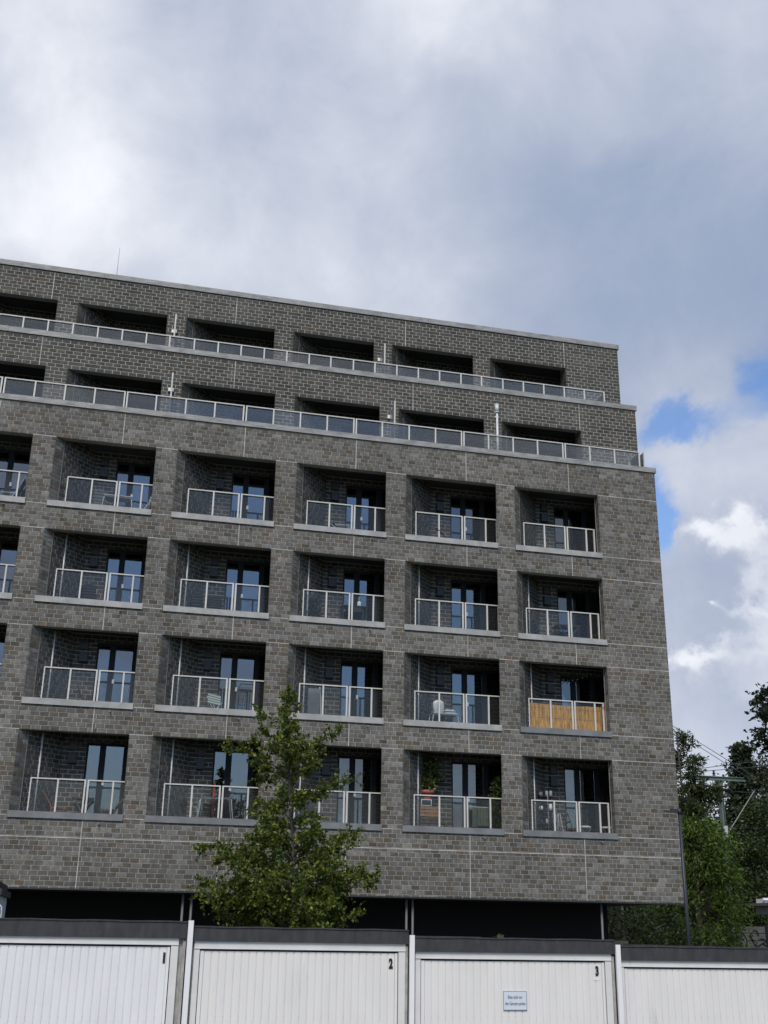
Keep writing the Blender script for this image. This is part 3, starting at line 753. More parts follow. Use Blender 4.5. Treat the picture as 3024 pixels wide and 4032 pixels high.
# the young tree between the garages and the house
R_ = random.Random(11); limbs = []
prof = [(1.1, 1.95), (1.6, 2.05), (2.3, 1.95), (3.0, 2.0), (3.6, 1.95), (4.0, 1.35), (4.5, .85), (5.2, 1.15), (5.8, 1.15), (6.2, .85), (6.45, .42), (7.0, .26), (7.35, .15)]
def pr_len(z):
    for (a, la), (b, lb_) in zip(prof[:-1], prof[1:]):
        if a <= z <= b: return la+(lb_-la)*(z-a)/(b-a)
    return prof[0][1] if z < prof[0][0] else .15
for i in range(92):
    zz = 1.0+6.1*((i+.5)/92)**1.0; rise = R_.uniform(.35, .75); azm = i*2.39996+R_.uniform(-.3, .3)
    zt_ = zz+.4; ln = pr_len(zt_)*R_.uniform(.62, 1.04)/math.cos(rise*.8)
    limbs.append((zz-.25, azm, ln*(.90 if math.cos(azm) < .3 else .74), rise))
for i in range(34):
    z_ = .9+2.2*i/34; limbs.append((z_, i*2.39996+.7, R_.uniform(1.3, 2.0)*(1-.10*i/34)*(1 if math.cos(i*2.39996+.7) < .4 else .85), R_.uniform(.15, .6)))
for (z_, a_, l_, r_) in ((2.9, math.pi-.12, 2.2, .30), (2.55, math.pi+.2, 2.15, .12), (1.9, math.pi-.2, 2.15, .18), (2.7, .1, 1.9, .25), (2.1, -.15, 1.85, .35), (5.0, math.pi+.1, 1.5, .38), (5.3, -.1, 1.35, .40), (4.4, .12, 1.75, .42), (1.5, .05, 2.15, .12), (6.0, math.pi, .75, .75)):
    limbs.append((z_, a_, l_, r_))
branchy_tree('young_tree', (4.42, -6.0, -.5), 'slender young green tree in front of the brick facade, behind garage 2', 'tree', 7.05, limbs, (.095, .55), GREEN, .06, lean=(-.40, 0), twigs=18, leafn=13, tw_len=.26, seed=5)

def crown_tree(name, base, label, top, rx, ry, palette, leaf, nclump, nleaf, shape='round', zlow=.15, group=None, trunk_r=.2, seed=1, clump_r=.55, dense=.0, droop=0.):
    R_ = np.random.default_rng(seed); bx, by, bz = base; H = top-bz
    t = thing(name, base, label, 'tree', group)
    tm = MB(); tm.tube([(bx+.12*math.sin(i), by, bz+H*.85*i/7) for i in range(8)], [trunk_r*(1-.85*i/7) for i in range(8)], 8); tm.build('trunk', BARK, t, True)
    LP, LD = [], []; bm_ = MB()
    for i in range(nclump):
        f = zlow+(1-zlow)*R_.uniform(0, 1)**.85; z = bz+H*f; a = R_.uniform(0, 2*math.pi)
        if shape == 'round': w = math.sqrt(max(0.02, 1-((f-.55)/.5)**2))
        elif shape == 'cone': w = max(.08, (1-f)*1.25)
        else: w = max(.12, math.sin(math.pi*min(1, f*.85+.12)))
        rr_ = w*R_.uniform(.35, 1.0)**.5*R_.uniform(.8, 1.15)
        c = np.array([bx+math.cos(a)*rx*rr_, by+math.sin(a)*ry*rr_, z]); cr_ = clump_r*R_.uniform(.6, 1.3)
        if R_.random() < .35: bm_.tube([(bx, by, z-H*.12), tuple(c)], [.05, .012], 5, caps=False)
        out = np.array([math.cos(a), math.sin(a), .1])
        pts = R_.normal(0, 1, (nleaf, 3))*np.array([1, 1, .55])*cr_*.55+c; pts[:, 2] -= droop*np.linalg.norm(pts[:, :2]-c[:2], axis=1)
        LP.append(pts); LD.append(R_.normal(0, .7, (nleaf, 3))+out*.6+np.array([0, 0, -.25-droop]))
    if bm_.v: bm_.build('branches', BARK, t)['kind'] = 'stuff'
    leaves('foliage', np.concatenate(LP), np.concatenate(LD), leaf[0], leaf[1], palette, t)
    return t
BRIGHT = [(.085, .135, .014), (.06, .105, .012), (.11, .16, .018), (.04, .075, .010)]
DARK = [(.026, .042, .018), (.034, .052, .02), (.02, .032, .014), (.045, .062, .024)]
MID = [(.042, .070, .016), (.030, .053, .013), (.065, .09, .022), (.022, .038, .011)]
OLIVE = [(.045, .048, .022), (.035, .040, .020), (.055, .055, .026)]
# feathery tree behind the right corner of the house: two storeys of foliage
Rr = random.Random(4); lm = []
for i in range(46):
    z_ = 3.0+6.2*i/46; lm.append((z_, Rr.uniform(0, 6.28), Rr.uniform(1.0, 1.6)*(1.1-.06*(z_-3)), Rr.uniform(.2, .6)))
lm += [(7.9, .2, 1.6, .35), (7.6, .0, 1.7, .30), (9.2, .5, .9, .8), (7.8, -.3, 1.5, .3), (9.0, 1.2, 1.1, .8), (6.6, -.1, 1.5, .2), (6.4, .2, 1.6, .25), (9.6, .2, .7, 1.0)]
branchy_tree('feathery_tree', (24.6, 14, -.5), 'tall feathery tree rising against the sky beside the right building corner', 'tree', 10.1, lm, (.26, .24), [(.06, .085, .026), (.045, .065, .022), (.075, .10, .03), (.035, .05, .018)], .14, twigs=13, leafn=20, tw_len=.60, droop=.05, seed=9, cut=lambda L: L[:, 0] < 25.35+.95*np.clip((L[:, 2]-6.6)*1.2, 0, 1))
crown_tree('bushy_tree', (23.9, 12.0, -.5), 'bright yellow green bushy tree just right of the street lamp', 6.3, 1.7, 1.5, BRIGHT, (.20, .26), 270, 85, 'round', .03, seed=21, clump_r=.62, droop=.35)
crown_tree('bushy_tree', (22.6, 15.0, -.5), 'low green tree seen beneath the right end of the building', 3.9, 2.6, 1.6, MID, (.18, .3), 90, 60, 'round', .25, seed=22, clump_r=.55, droop=.2)
crown_tree('leafy_tree', (33.7, 21.0, -.5), 'broad mid green leafy tree behind the mast at the right edge', 8.3, 2.7, 2.2, MID, (.17, .6), 320, 95, 'round', .05, seed=23, clump_r=.7)
crown_tree('leafy_tree', (29.5, 25.0, -.5), 'dark green tree left of the mast, between it and the yellow green tree', 7.2, 3.0, 2.4, DARK, (.18, .6), 220, 80, 'round', .05, seed=24, clump_r=.75)
crown_tree('poplar_tree', (37.3, 30.0, -.5), 'open twiggy tree whose thin top sticks up above the mast', 12.6, 2.1, 1.9, DARK, (.26, .75), 170, 42, 'cone', .25, seed=25, clump_r=.5)
crown_tree('dark_tree', (40.4, 32.0, -.5), 'dark olive tree mass at the right edge below the maple branch', 12.1, 4.0, 3.0, OLIVE, (.20, .55), 330, 80, 'round', .1, seed=26, clump_r=.9)
crown_tree('dark_tree', (34.5, 36.0, -.5), 'dark tree farthest back, directly behind the mast', 10.2, 5.0, 3.0, DARK, (.22, .6), 300, 80, 'round', .05, seed=27, clump_r=.9)
crown_tree('dark_tree', (30.0, 30.0, -.5), 'dark tree behind the feathery tree, partly hidden by the house', 8.2, 3.6, 2.6, DARK, (.2, .6), 240, 80, 'round', .05, seed=28, clump_r=.85)
# maple reaching in from the right edge
Rm = random.Random(2); lm = []
for i in range(34): lm.append((4.0+6.2*i/34, math.pi+Rm.uniform(-1.3, 1.3), Rm.uniform(.9, 1.5), Rm.uniform(.05, .7)))
lm += [(7.6, math.pi+.1, 1.75, .35), (7.3, math.pi-.2, 1.7, .1), (7.1, math.pi, 1.9, .0), (9.2, math.pi, 1.35, .55), (8.9, math.pi-.1, 1.2, .3)]
branchy_tree('maple_tree', (24.1, 4.0, -.5), 'near black maple whose branch tips reach in from the right edge', 'tree', 11.2, lm, (.17, .8), [(.022, .034, .012), (.03, .045, .015), (.018, .028, .011)], .13, twigs=9, leafn=8, tw_len=.42, seed=12)
# wooded slope that closes the view behind the trees
n_ = 30000
hx = rng.uniform(14, 62, n_); hz = rng.uniform(-.5, 1, n_)*0+rng.uniform(0, 1, n_)**.8; topz = 8.4+1.0*np.sin(hx*.45)+.8*np.sin(hx*1.3)
pp = np.stack([hx, 42+rng.uniform(-2.2, 2.2, n_), -.5+hz*(topz+.5)], 1)
bk = leaves('far_woodland', pp, rng.normal(0, 1, (n_, 3))+np.array([0, -.3, -.2]), .42, .6, DARK, None)
tag(bk, 'dark mass of distant woodland filling the gaps below the trees at right', 'woodland')
# climbing shrubs under the soffit edge
crown_tree('shrub', (20.9, 10.0, -.5), 'dark leafy shrub low behind the gap under the building, left part', 2.5, 1.6, 1.2, MID, (.14, .5), 70, 60, 'round', .05, seed=31, clump_r=.45, trunk_r=.04)

# ------------------------------------------------------------ noise barrier with scribbled paint
nb = thing('noise_barrier', (27, 16.5, -.5), 'grey horizontal board barrier with black spray scribble low at right', 'fence')
BRD = mat('barrier_board', (.085, .084, .08), .85, var=.25, scale=3, stretch=(.5, 1, 6))
for i in range(14):
    x = 17.6+i*1.5
    MB().box(x-.07, x+.07, 16.4, 16.54, -.5, 2.24).build('post', MT['frame'], nb)
    for j in range(9):
        z0 = -.5+j*.30
        MB().box(x+.07, x+1.43, 16.45, 16.5, z0, z0+.27).build('board', BRD, nb)
gr = MB(); RG = random.Random(3)
def loop_(cx, cz, rx_, rz_, a0, a1, n=14): return [(27.1+(cx-30.5+rx_*math.cos(a0+(a1-a0)*i/n))*.78, 16.43, cz-.1+rz_*.9*math.sin(a0+(a1-a0)*i/n)) for i in range(n+1)]
for pth in (loop_(30.9, 1.75, .36, .42, .2, 3.3), loop_(31.05, 1.45, .22, .55, 2.6, 5.9), loop_(31.75, 1.85, .30, .38, -.3, 3.6), loop_(32.15, 1.5, .22, .5, -1.6, 1.7), loop_(31.6, 1.2, .4, .6, .3, 2.9),
            loop_(32.9, 1.9, .25, .25, 0, 4.5), loop_(33.3, 1.5, .35, .30, .5, 5.6), [(28.7, 16.43, 1.8), (29.0, 16.43, 1.3), (29.4, 16.43, 1.5), (29.6, 16.43, 1.2)]):
    gr.tube(pth, .03, 5)
gr.build('spray_paint', MT['black_paint'], nb)['kind'] = 'stuff'

# ------------------------------------------------------------ hut at the right, hut at the left
hr = thing('flat_roofed_hut', (22.5, 0.0, -.5), 'pale rendered hut with thin overhanging flat roof at the right edge', 'hut')
HW = mat('hut_render', (.36, .345, .35), .9, var=.08, scale=6)
MB().box(21.35, 25.4, -2.0, 2.8, -.5, 2.39).build('wall', HW, hr)
b = MB(); b.box(21.02, 25.6, -2.3, 2.9, 2.38, 2.63); b.build('fascia_board', HW, hr)
b = MB(); b.prism([(20.72, -2.6), (25.8, -2.6), (25.8, 3.0), (20.72, 3.0)], 2.63, 2.71); b.build('roof', mat('hut_roof', (.13, .13, .13), .8, var=.3, scale=4), hr)
b = MB(); b.box(20.95, 21.25, 2.2, 2.7, 2.715, 2.85); b.box(20.85, 21.2, 2.1, 2.2, 2.80, 2.87); b.build('flashing', mat('white_sheet', (.8, .8, .82), .35), hr)
b = MB()
for i in range(8): b.bar((21.35+i*.45, 2.4, 2.78+.05*((i*37) % 3-1)), (21.75+i*.45, 2.3, 2.80-.03*((i*29) % 3-1)), .15, .08)
b.build('roof_sheeting', mat('loose_sheet', (.30, .29, .29), .7, var=.3, scale=9), hr)['kind'] = 'stuff'
hl = thing('flat_roofed_hut', (-3.0, -9.0, -.5), 'corner of a light walled hut with dark roof edge at the left border', 'hut')
MB().box(-4.6, -1.675, -9.0, -6.8, -.5, 2.16).build('wall', mat('hut_wall_left', (.5, .5, .48), .85), hl)
b = MB(); b.prism([(-4.8, -9.25), (-1.62, -9.25), (-1.62, -6.6), (-4.8, -6.6)], 2.16, 2.27); b.prism([(-4.8, -9.2), (-1.68, -9.2), (-1.70, -6.6), (-4.8, -6.6)], 2.27, 2.40); b.build('roof', MT['fascia'], hl)
pb_ = MB(); pb_.tube([(-1.72, -9.3, 1.98), (-1.62, -9.3, 1.985), (-1.585, -9.3, 1.95), (-1.575, -9.3, 1.88), (-1.57, -9.3, 1.4), (-1.57, -9.3, .2)], .012, 8)
pb_.tube([(-1.57, -9.3, .2), (-1.57, -9.0, .2)], .012, 8)
pb_.build('vent_pipe', MT['galv'], hl, True)
crown_tree('shrub', (-1.72, -9.6, -.5), 'small green weed at the left border behind garage 1', 1.93, .13, .1, BRIGHT, (.06, .5), 14, 14, 'round', .55, seed=41, clump_r=.1, trunk_r=.008)

# ------------------------------------------------------------ street lamp, catenary mast, wires
sl = thing('street_lamp', (15.42, -3.0, -.5), 'slim anthracite street lamp in front of the right building corner', 'street lamp')
LM = mat('lamp_paint', (.028, .030, .038), .45)
MB().tube([(15.42, -3.0, -.5), (15.42, -3.0, 4.86)], [.055, .042], 14).build('pole', LM, sl, True)
b = MB(); b.tube([(15.42, -3.0, 4.80), (15.42, -3.0, 4.95)], .052, 14)
b.build('collar', LM, sl, True)
b = MB(); b.prism([(15.36, -3.05), (15.36, -2.95), (15.2, -2.91), (14.98, -2.96), (14.95, -3.0), (14.98, -3.04), (15.2, -3.09)], 4.845, 4.885); b.prism([(15.38, -3.05), (15.38, -2.95), (15.18, -2.94), (15.18, -3.06)], 4.885, 4.93)
b.build('lamp_head', LM, sl)
ms = thing('catenary_mast', (29.95, 20, -.5), 'grey green steel railway mast with long crossarm and insulators', 'mast')
GM = mat('mast_paint', (.13, .17, .142), .6, var=.12, scale=4)
b = MB(); b.box(29.86, 29.88, 19.88, 20.12, -.5, 9.05); b.box(30.02, 30.04, 19.88, 20.12, -.5, 9.05); b.box(29.88, 30.02, 19.99, 20.01, -.5, 9.05)
b.bar((29.80, 20, 9.12), (29.95, 20, 8.75), .08); b.bar((30.12, 20, 9.12), (29.98, 20, 8.75), .08); b.build('mast_column', GM, ms)
b = MB(); b.box(28.1, 31.55, 19.9, 20.1, 9.22, 9.25); b.box(28.1, 31.55, 19.9, 20.1, 9.05, 9.08); b.box(28.1, 31.55, 19.98, 20.02, 9.08, 9.22); b.box(31.53, 31.56, 19.9, 20.1, 9.05, 9.25); b.build('crossarm', GM, ms)
for x in (29.66, 30.18):
    b = MB(); b.lathe(x, 20, [(.02, 9.05), (.02, 9.3), (.10, 9.30), (.03, 9.36), (.10, 9.40), (.03, 9.46), (.07, 9.52), (.0, 9.56)] if x < 30 else [(.02, 9.0), (.02, 9.25), (.08, 9.26), (.03, 9.30), (.08, 9.34), (.0, 9.38)], 10); b.build('insulator', MT['frame'], ms, True)
b = MB(); b.tube([(29.66, 19.9, 9.0), (29.7, 19.88, 8.85), (29.85, 19.85, 8.6), (29.85, 19.85, 8.0)], .045, 6); b.tube([(29.6, 19.85, 8.55), (30.4, 19.85, 8.6)], .07, 8); b.tube([(30.1, 19.85, 8.5), (30.75, 19.85, 8.52)], .03, 6)
b.build('bracket', MT['frame'], ms)
b = MB(); b.box(29.86, 30.06, 19.8, 19.88, 6.3, 6.85); b.build('sign_plate', mat('plate_grey', (.45, .47, .48), .5), ms)
ow = thing('overhead_wires', (30, 20, 9.6), 'thin overhead railway wires crossing the sky at the mast', 'wires')
WM = mat('wire', (.05, .055, .06), .5)
for a_, b_ in (((26.5, 20, 9.22), (44, 20, 12.0)), ((26.5, 20, 9.18), (44, 20, 11.2)), ((25.5, 21, 13.1), (33.5, 19, 7.7)), ((25.5, 21, 13.25), (33.5, 19, 8.0)), ((31.0, 20, 8.93), (40, 20, 9.9)), ((30, 20, 8.55), (40, 20, 8.5)), ((29.2, 20, 9.45), (29.2, 20, 9.62))):
    MB().tube([a_, b_], .016, 5).build('wire', WM, ow)
dp = thing('stay_pole', (22.6, 16, -.5), 'pale slanting stay pole among the trees right of the mast', 'pole')
MB().tube([(22.6, 16, -.5), (29.42, 16, 8.13)], .022, 6).build('pole', mat('pale_metal', (.26, .25, .22), .6), dp)
MB().box(29.38, 29.46, 15.96, 16.04, 8.10, 8.18).build('end_fitting', LM, dp)
dp2 = thing('stay_pole', (26.8, 23.4, -.5), 'short pale slanting stay pole at the right border', 'pole')
MB().tube([(26.8, 23.4, -.5), (35.8, 23.4, 10.75)], .026, 6).build('pole', bpy.data.materials['pale_metal'], dp2)
MB().box(35.76, 35.84, 23.36, 23.44, 10.72, 10.80).build('end_fitting', LM, dp2)
for (x, y, h_, i) in ((25.1, 18, 3.2, 0), (23.6, 18.5, 3.15, 1), (26.5, 18, 3.3, 2)):
    tag(MB().tube([(x, y, -.5), (x, y, h_)], .05, 8).build('pale_post', bpy.data.materials['pale_metal'], None), ('pale post under the building end, middle of three', 'pale post under the building end, leftmost of three', 'pale post under the building end, nearest the street lamp')[i], 'post', 'pale posts behind the building end')

# ------------------------------------------------------------ things standing on the balconies
FL = [12.963, 10.088, 7.213, 4.238]
WOOD = mat('orange_wood', (.30, .105, .035), .55, var=.25, scale=9, stretch=(1, 1, 6)); WOOD2 = mat('grey_brown_wood', (.15, .10, .07), .7, var=.2, scale=8)
PALEW = mat('pale_crate_wood', (.34, .20, .11), .8, var=.3, scale=10, stretch=(8, 1, 1)); DARKW = mat('weathered_crate_wood', (.10, .085, .07), .85, var=.35, scale=10)
DPL = mat('dark_plastic', (.028, .03, .033), .5); WT = mat('white_tube', (.62, .64, .66), .35); BLKM = mat('black_metal', (.02, .02, .022), .45)
CANV = mat('canvas_grey', (.16, .17, .18), .9, var=.1); CUSH = mat('cushion_pale', (.55, .66, .68), .9, var=.08); WHF = mat('white_cloth', (.72, .73, .72), .9, var=.06)
TERRA = mat('terracotta', (.33, .10, .06), .8, var=.15, scale=12); GRN = mat('green_cloth', (.10, .13, .085), .95, var=.25, scale=5); YEL = mat('yellow_cloth', (.60, .42, .03), .7)
CLEAR = glass('clear_sheet', (.86, .88, .88), 1.45, (.6, .63, .64), .22, .12); RED = mat('red_cloth', (.30, .03, .02), .8); REEDM = mat('board_reddish', (.42, .19, .11), .8, var=.2, scale=7)

def slat_chair(x, y, fz, m, label, face=1, h=.88, w=.42, lean=.16, name='folding_chair', group=None, slats=5):
    """folding chair seen from the side: face=+1 looks towards +x"""
    t = thing(name, (x, y, fz), label, 'chair', group); s = face
    st = MB()
    for k in range(5): st.box(x-.20+k*.083, x-.20+k*.083+.062, y-w/2, y+w/2, fz+.43, fz+.452)
    for e in (-1, 1): st.box(x-.21, x+.22, y+e*(w/2-.02)-.012, y+e*(w/2-.02)+.012, fz+.405, fz+.429)
    st.build('seat', m, t)
    b = MB()
    for e in (-1, 1):
        pts = [(x-s*.19, y+e*(w/2-.02), fz+.30), (x-s*.22, y+e*(w/2-.02), fz+.50), (x-s*(.24+lean*.5), y+e*(w/2-.02), fz+.70), (x-s*(.24+lean), y+e*(w/2-.02), fz+h)]
        for p, q in zip(pts[:-1], pts[1:]): b.bar(p, q, .022, .032, upv=(0, 1, 0))
    for k in range(slats):
        f = (k+.6)/slats; xx = x-s*(.22+(lean+.02)*f); b.box(xx-.012, xx+.012, y-w/2+.02, y+w/2-.02, fz+.50+(h-.50)*f-.022, fz+.50+(h-.50)*f+.022)
    b.build('backrest', m, t)
    for e in (-1, 1):
        MB().bar((x-.19, y+e*(w/2-.03), fz+.42), (x+.20, y+e*(w/2-.03), fz), .022, .03, upv=(0, 1, 0)).build('leg', m, t)
        MB().bar((x+.19, y+e*(w/2+.005), fz+.42), (x-.20, y+e*(w/2+.005), fz), .022, .03, upv=(0, 1, 0)).build('leg', m, t)
    return t
def fold_table(x, y, fz, w, m, label, h=.72):
    t = thing('folding_table', (x, y, fz), label, 'table'); tp = MB()
    for k in range(5): tp.box(x-w/2, x+w/2, y-.25+k*.1, y-.25+k*.1+.092, fz+h-.022, fz+h)
    tp.box(x-w/2+.02, x+w/2-.02, y-.22, y-.19, fz+h-.05, fz+h-.0225); tp.box(x-w/2+.02, x+w/2-.02, y+.19, y+.22, fz+h-.05, fz+h-.0225); tp.build('tabletop', m, t)
    for e in (-1, 1):
        MB().bar((x-w/2+.05, y+e*.2, fz+h-.03), (x+w/2-.08, y+e*.2, fz), .03, .022, upv=(0, 1, 0)).build('leg', m, t)
        MB().bar((x+w/2-.05, y+e*.17, fz+h-.03), (x-w/2+.08, y+e*.17, fz), .03, .022, upv=(0, 1, 0)).build('leg', m, t)
    return t
def shell_chair(x, y, fz, label, h=.84, w=.44, face=0, m=None, group=None):
    """moulded plastic chair whose rounded back is turned to the street"""
    m = m or DPL; t = thing('plastic_chair', (x, y, fz), label, 'chair', group)
    b = MB(); n = 10; rows_ = []
    for k in range(7):
        f = k/6; z = fz+.40+(h-.40)*f; ww = w/2*(1 if f < .8 else 1-.35*((f-.8)/.2)**2); rows_.append([(x-ww+2*ww*i/n, y-.20-.06*f-.05*math.cos((i/n-.5)*2.6)+.05, z-.02*abs(i/n-.5)**2*4*(f > .9)) for i in range(n+1)])
    for ra, rb in zip(rows_[:-1], rows_[1:]):
        for i in range(n):
            b.face([ra[i], ra[i+1], rb[i+1], rb[i]])
    ob = b.build('backrest', m, t, True); sol = ob.modifiers.new('thickness', 'SOLIDIFY'); sol.thickness = .015
    MB().prism([(x-w/2, y-.2), (x+w/2, y-.2), (x+w/2+.01, y+.18), (x+w/4, y+.24), (x-w/4, y+.24), (x-w/2-.01, y+.18)], fz+.40, fz+.425).build('seat', m, t)
    for ex in (-1, 1):
        for ey in (-.18, .18): MB().tube([(x+ex*(w/2-.04), y+ey, fz+.40), (x+ex*(w/2), y+ey*1.2, fz)], .016, 6).build('leg', m, t)
        MB().tube([(x+ex*w/2, y-.2, fz+.62), (x+ex*(w/2+.02), y+.1, fz+.62), (x+ex*(w/2), y+.16, fz+.42)], .016, 6).build('armrest', m, t)
    return t
def pot_plant(x, y, z0, pr, ph, top, spread, label, pal, n=500, leaf=(.09, .6), pm=None, seed=1, base=None, name='potted_plant', slant=(0, 0)):
    R_ = np.random.default_rng(seed); t = thing(name, (x, y, z0), label, 'plant')
    MB().lathe(x, y, [(.001, z0), (pr*.72, z0), (pr*.95, z0+ph*.82), (pr*1.06, z0+ph*.82), (pr*1.06, z0+ph), (pr*.9, z0+ph), (pr*.85, z0+ph*.9), (.001, z0+ph*.9)], 14).build('pot', pm or TERRA, t, True)
    st = MB()
    for k in range(5): st.tube([(x, y, z0+ph*.8), (x+R_.uniform(-.3, .3)*spread, y+R_.uniform(-.3, .3)*spread, (z0+top)/2), (x+slant[0]+R_.uniform(-.6, .6)*spread, y+R_.uniform(-.5, .5)*spread, top-.1)], [.008, .006, .003], 5)
    st.build('stems', BARK, t)['kind'] = 'stuff'
    f = R_.uniform(0, 1, n); P_ = np.stack([x+slant[0]*f+R_.normal(0, 1, n)*spread*.42*np.sin(np.pi*np.clip(f*.75+.2, 0, 1)), y+R_.normal(0, 1, n)*spread*.3, z0+ph+.02+(top-z0-ph)*f], 1)
    leaves('foliage', P_, R_.normal(0, .8, (n, 3))+np.array([0, -.3, .15]), leaf[0], leaf[1], pal, t); return t
def crate(x, y, z, w, d, h, m, label, cat='crate', group='wooden crates stacked on the lowest balcony'):
    t = thing('wooden_crate', (x, y, z), label, cat, group); nb_ = 3
    for k in range(nb_):
        za = z+h*k/nb_+.006; zb_ = z+h*(k+1)/nb_-.014
        MB().box(x-w/2, x+w/2, y-d/2, y-d/2+.012, za, zb_).build('slat', m, t); MB().box(x-w/2, x+w/2, y+d/2-.012, y+d/2, za, zb_).build('slat', m, t)
        MB().box(x-w/2, x-w/2+.012, y-d/2+.013, y+d/2-.013, za, zb_).build('slat', m, t); MB().box(x+w/2-.012, x+w/2, y-d/2+.013, y+d/2-.013, za, zb_).build('slat', m, t)
    for ex in (-1, 1):
        for ey in (-1, 1): MB().box(x+ex*(w/2-.03)-.016, x+ex*(w/2-.03)+.016, y+ey*(d/2-.028)-.014, y+ey*(d/2-.028)+.014, z, z+h).build('corner_post', m, t)
    return t
# top row
def deck_chair(x, y, fz, label, m, face=1, h=.95):
    t = thing('deck_chair', (x, y, fz), label, 'chair'); s = face
    f = MB()
    for e in (-.25, .25):
        f.tube([(x+s*.42, y+e, fz), (x-s*.10, y+e, fz+.45), (x-s*.42, y+e, fz+h)], .014, 6); f.tube([(x-s*.42, y+e, fz), (x+s*.1, y+e, fz+.42), (x+s*.38, y+e, fz+.46)], .014, 6); f.tube([(x-s*.22, y+e, fz+.62), (x+s*.22, y+e, fz+.62), (x+s*.26, y+e, fz+.4)], .012, 6)
    f.build('frame', WT, t)['kind'] = 'stuff'
    c = MB(); pts = [(x-s*.41, fz+h-.02), (x-s*.25, fz+.66), (x-s*.06, fz+.42), (x+s*.15, fz+.38), (x+s*.36, fz+.45)]
    for (a, za), (b_, zb_) in zip(pts[:-1], pts[1:]): c.face([(a, y-.24, za), (b_, y-.24, zb_), (b_, y+.24, zb_), (a, y+.24, za)])
    c.build('canvas', m, t); return t
deck_chair(-3.55, .85, FL[0], 'white framed deck chair behind the cut off balcony at the left border', CANV, face=-1, h=1.15)
def tube_table(x, y, fz, w, label, h=.76, cover=None):
    t = thing('tube_table', (x, y, fz), label, 'table')
    for ex in (-1, 1):
        for ey in (-1, 1): MB().tube([(x+ex*w*.5, y+ey*.24, fz), (x+ex*w*.40, y+ey*.2, fz+h-.06), (x+ex*w*.36, y+ey*.2, fz+h-.02)], .016, 8).build('leg', WT, t, True)
    MB().box(x-w*.42, x+w*.42, y-.26, y+.26, fz+h-.02, fz+h).build('tabletop', CLEAR if cover else WT, t)
    MB().box(x-w*.40, x+w*.40, y-.215, y-.19, fz+h-.05, fz+h-.0205).build('apron', WT, t); return t
tube_table(-.42, .78, FL[0], 1.0, 'white tubular table with two chairs, top row first full balcony from left', h=.84)
shell_chair(-.98, .80, FL[0], 'grey backed chair left of the white tubular table, top balcony row', h=.98, m=CANV)
slat_chair(.16, .80, FL[0], WT, 'white slatted folding chair right of the white tubular table, top balcony row', face=-1, h=1.12, lean=.22, slats=7)
t = thing('planter_box', (2.9, .75, FL[0]), 'low dark planter box behind the glass of the top row second balcony', 'planter')
MB().box(2.55, 3.15, .62, .85, FL[0], FL[0]+.42).build('box', DPL, t); MB().box(2.53, 3.17, .60, .87, FL[0]+.42, FL[0]+.45).build('rim', BLKM, t)
t = deck_chair(6.45, .85, FL[0], 'low dark lounge chair behind the glass of the top row third balcony', DPL, face=1, h=.66)
t = thing('wire_chair', (9.55, .85, FL[0]), 'round black wire chair behind the glass of the top row fourth balcony', 'chair')
def ring(cx, cy, cz, r_, tilt, k=1.0, n=24): return [(cx+r_*k*math.cos(a)*math.cos(tilt), cy+r_*math.sin(a), cz-r_*k*math.cos(a)*math.sin(tilt)) for a in [2*math.pi*i/n for i in range(n+1)]]
MB().tube(ring(9.56, .85, 13.66, .42, .62), .014, 6, caps=False).build('rim', BLKM, t)
b = MB()
for i in range(18):
    a = 2*math.pi*i/18; p = ring(9.56, .85, 13.66, .42, .62, n=18)[i]; b.tube([p, (9.45+.12*math.cos(a), .85+.12*math.sin(a), 13.36)], .004, 4)
b.build('cords', BLKM, t)['kind'] = 'stuff'
for i in range(3):
    a = 2.1*i; MB().tube([(9.47, .85, 13.38), (9.5+.3*math.cos(a), .85+.3*math.sin(a), FL[0])], .011, 6).build('leg', BLKM, t)
# second row
shell_chair(-.98, .80, FL[1], 'dark plastic chair alone on the second row first full balcony', h=.90)
shell_chair(2.17, .80, FL[1], 'left one of two dark plastic chairs, second row second balcony', h=.93, w=.34)
shell_chair(2.68, .82, FL[1], 'right one of two dark plastic chairs, second row second balcony', h=.86)
pot_plant(5.68, .72, FL[1], .14, .26, 11.12, .32, 'dark leafy pot plant behind glass, second row third balcony', MID, 420, (.10, .45), seed=51)
t = thing('barbecue', (6.95, .85, FL[1]), 'black barbecue table with shelf on the second row third balcony', 'barbecue')
MB().box(6.55, 7.38, .65, 1.05, FL[1]+.90, FL[1]+.93).build('tabletop', BLKM, t); MB().box(6.72, 7.2, .68, 1.02, FL[1]+.74, FL[1]+.898).build('firebox', BLKM, t)
for xx in (6.6, 7.32): MB().box(xx-.015, xx+.015, .68, 1.02, FL[1], FL[1]+.898).build('leg', BLKM, t)
MB().box(6.62, 7.3, .7, 1.0, FL[1]+.45, FL[1]+.48).build('shelf', BLKM, t)
t = thing('lantern', (7.13, .85, FL[1]+.93), 'pale green and white glass lantern standing on the black barbecue', 'lantern')
MB().lathe(7.13, .85, [(.001, FL[1]+.932), (.055, FL[1]+.932), (.065, FL[1]+1.0), (.06, FL[1]+1.10), (.03, FL[1]+1.13)], 12).build('glass', CUSH, t, True); MB().lathe(7.13, .85, [(.035, FL[1]+1.13), (.045, FL[1]+1.16), (.03, FL[1]+1.26), (.001, FL[1]+1.28)], 12).build('cap', mat('lantern_green', (.12, .2, .14), .5), t, True)
t = thing('yellow_rag', (7.2, .50, 10.36), 'small bright yellow cloth on the railing base, second row third balcony', 'cloth')
b = MB()
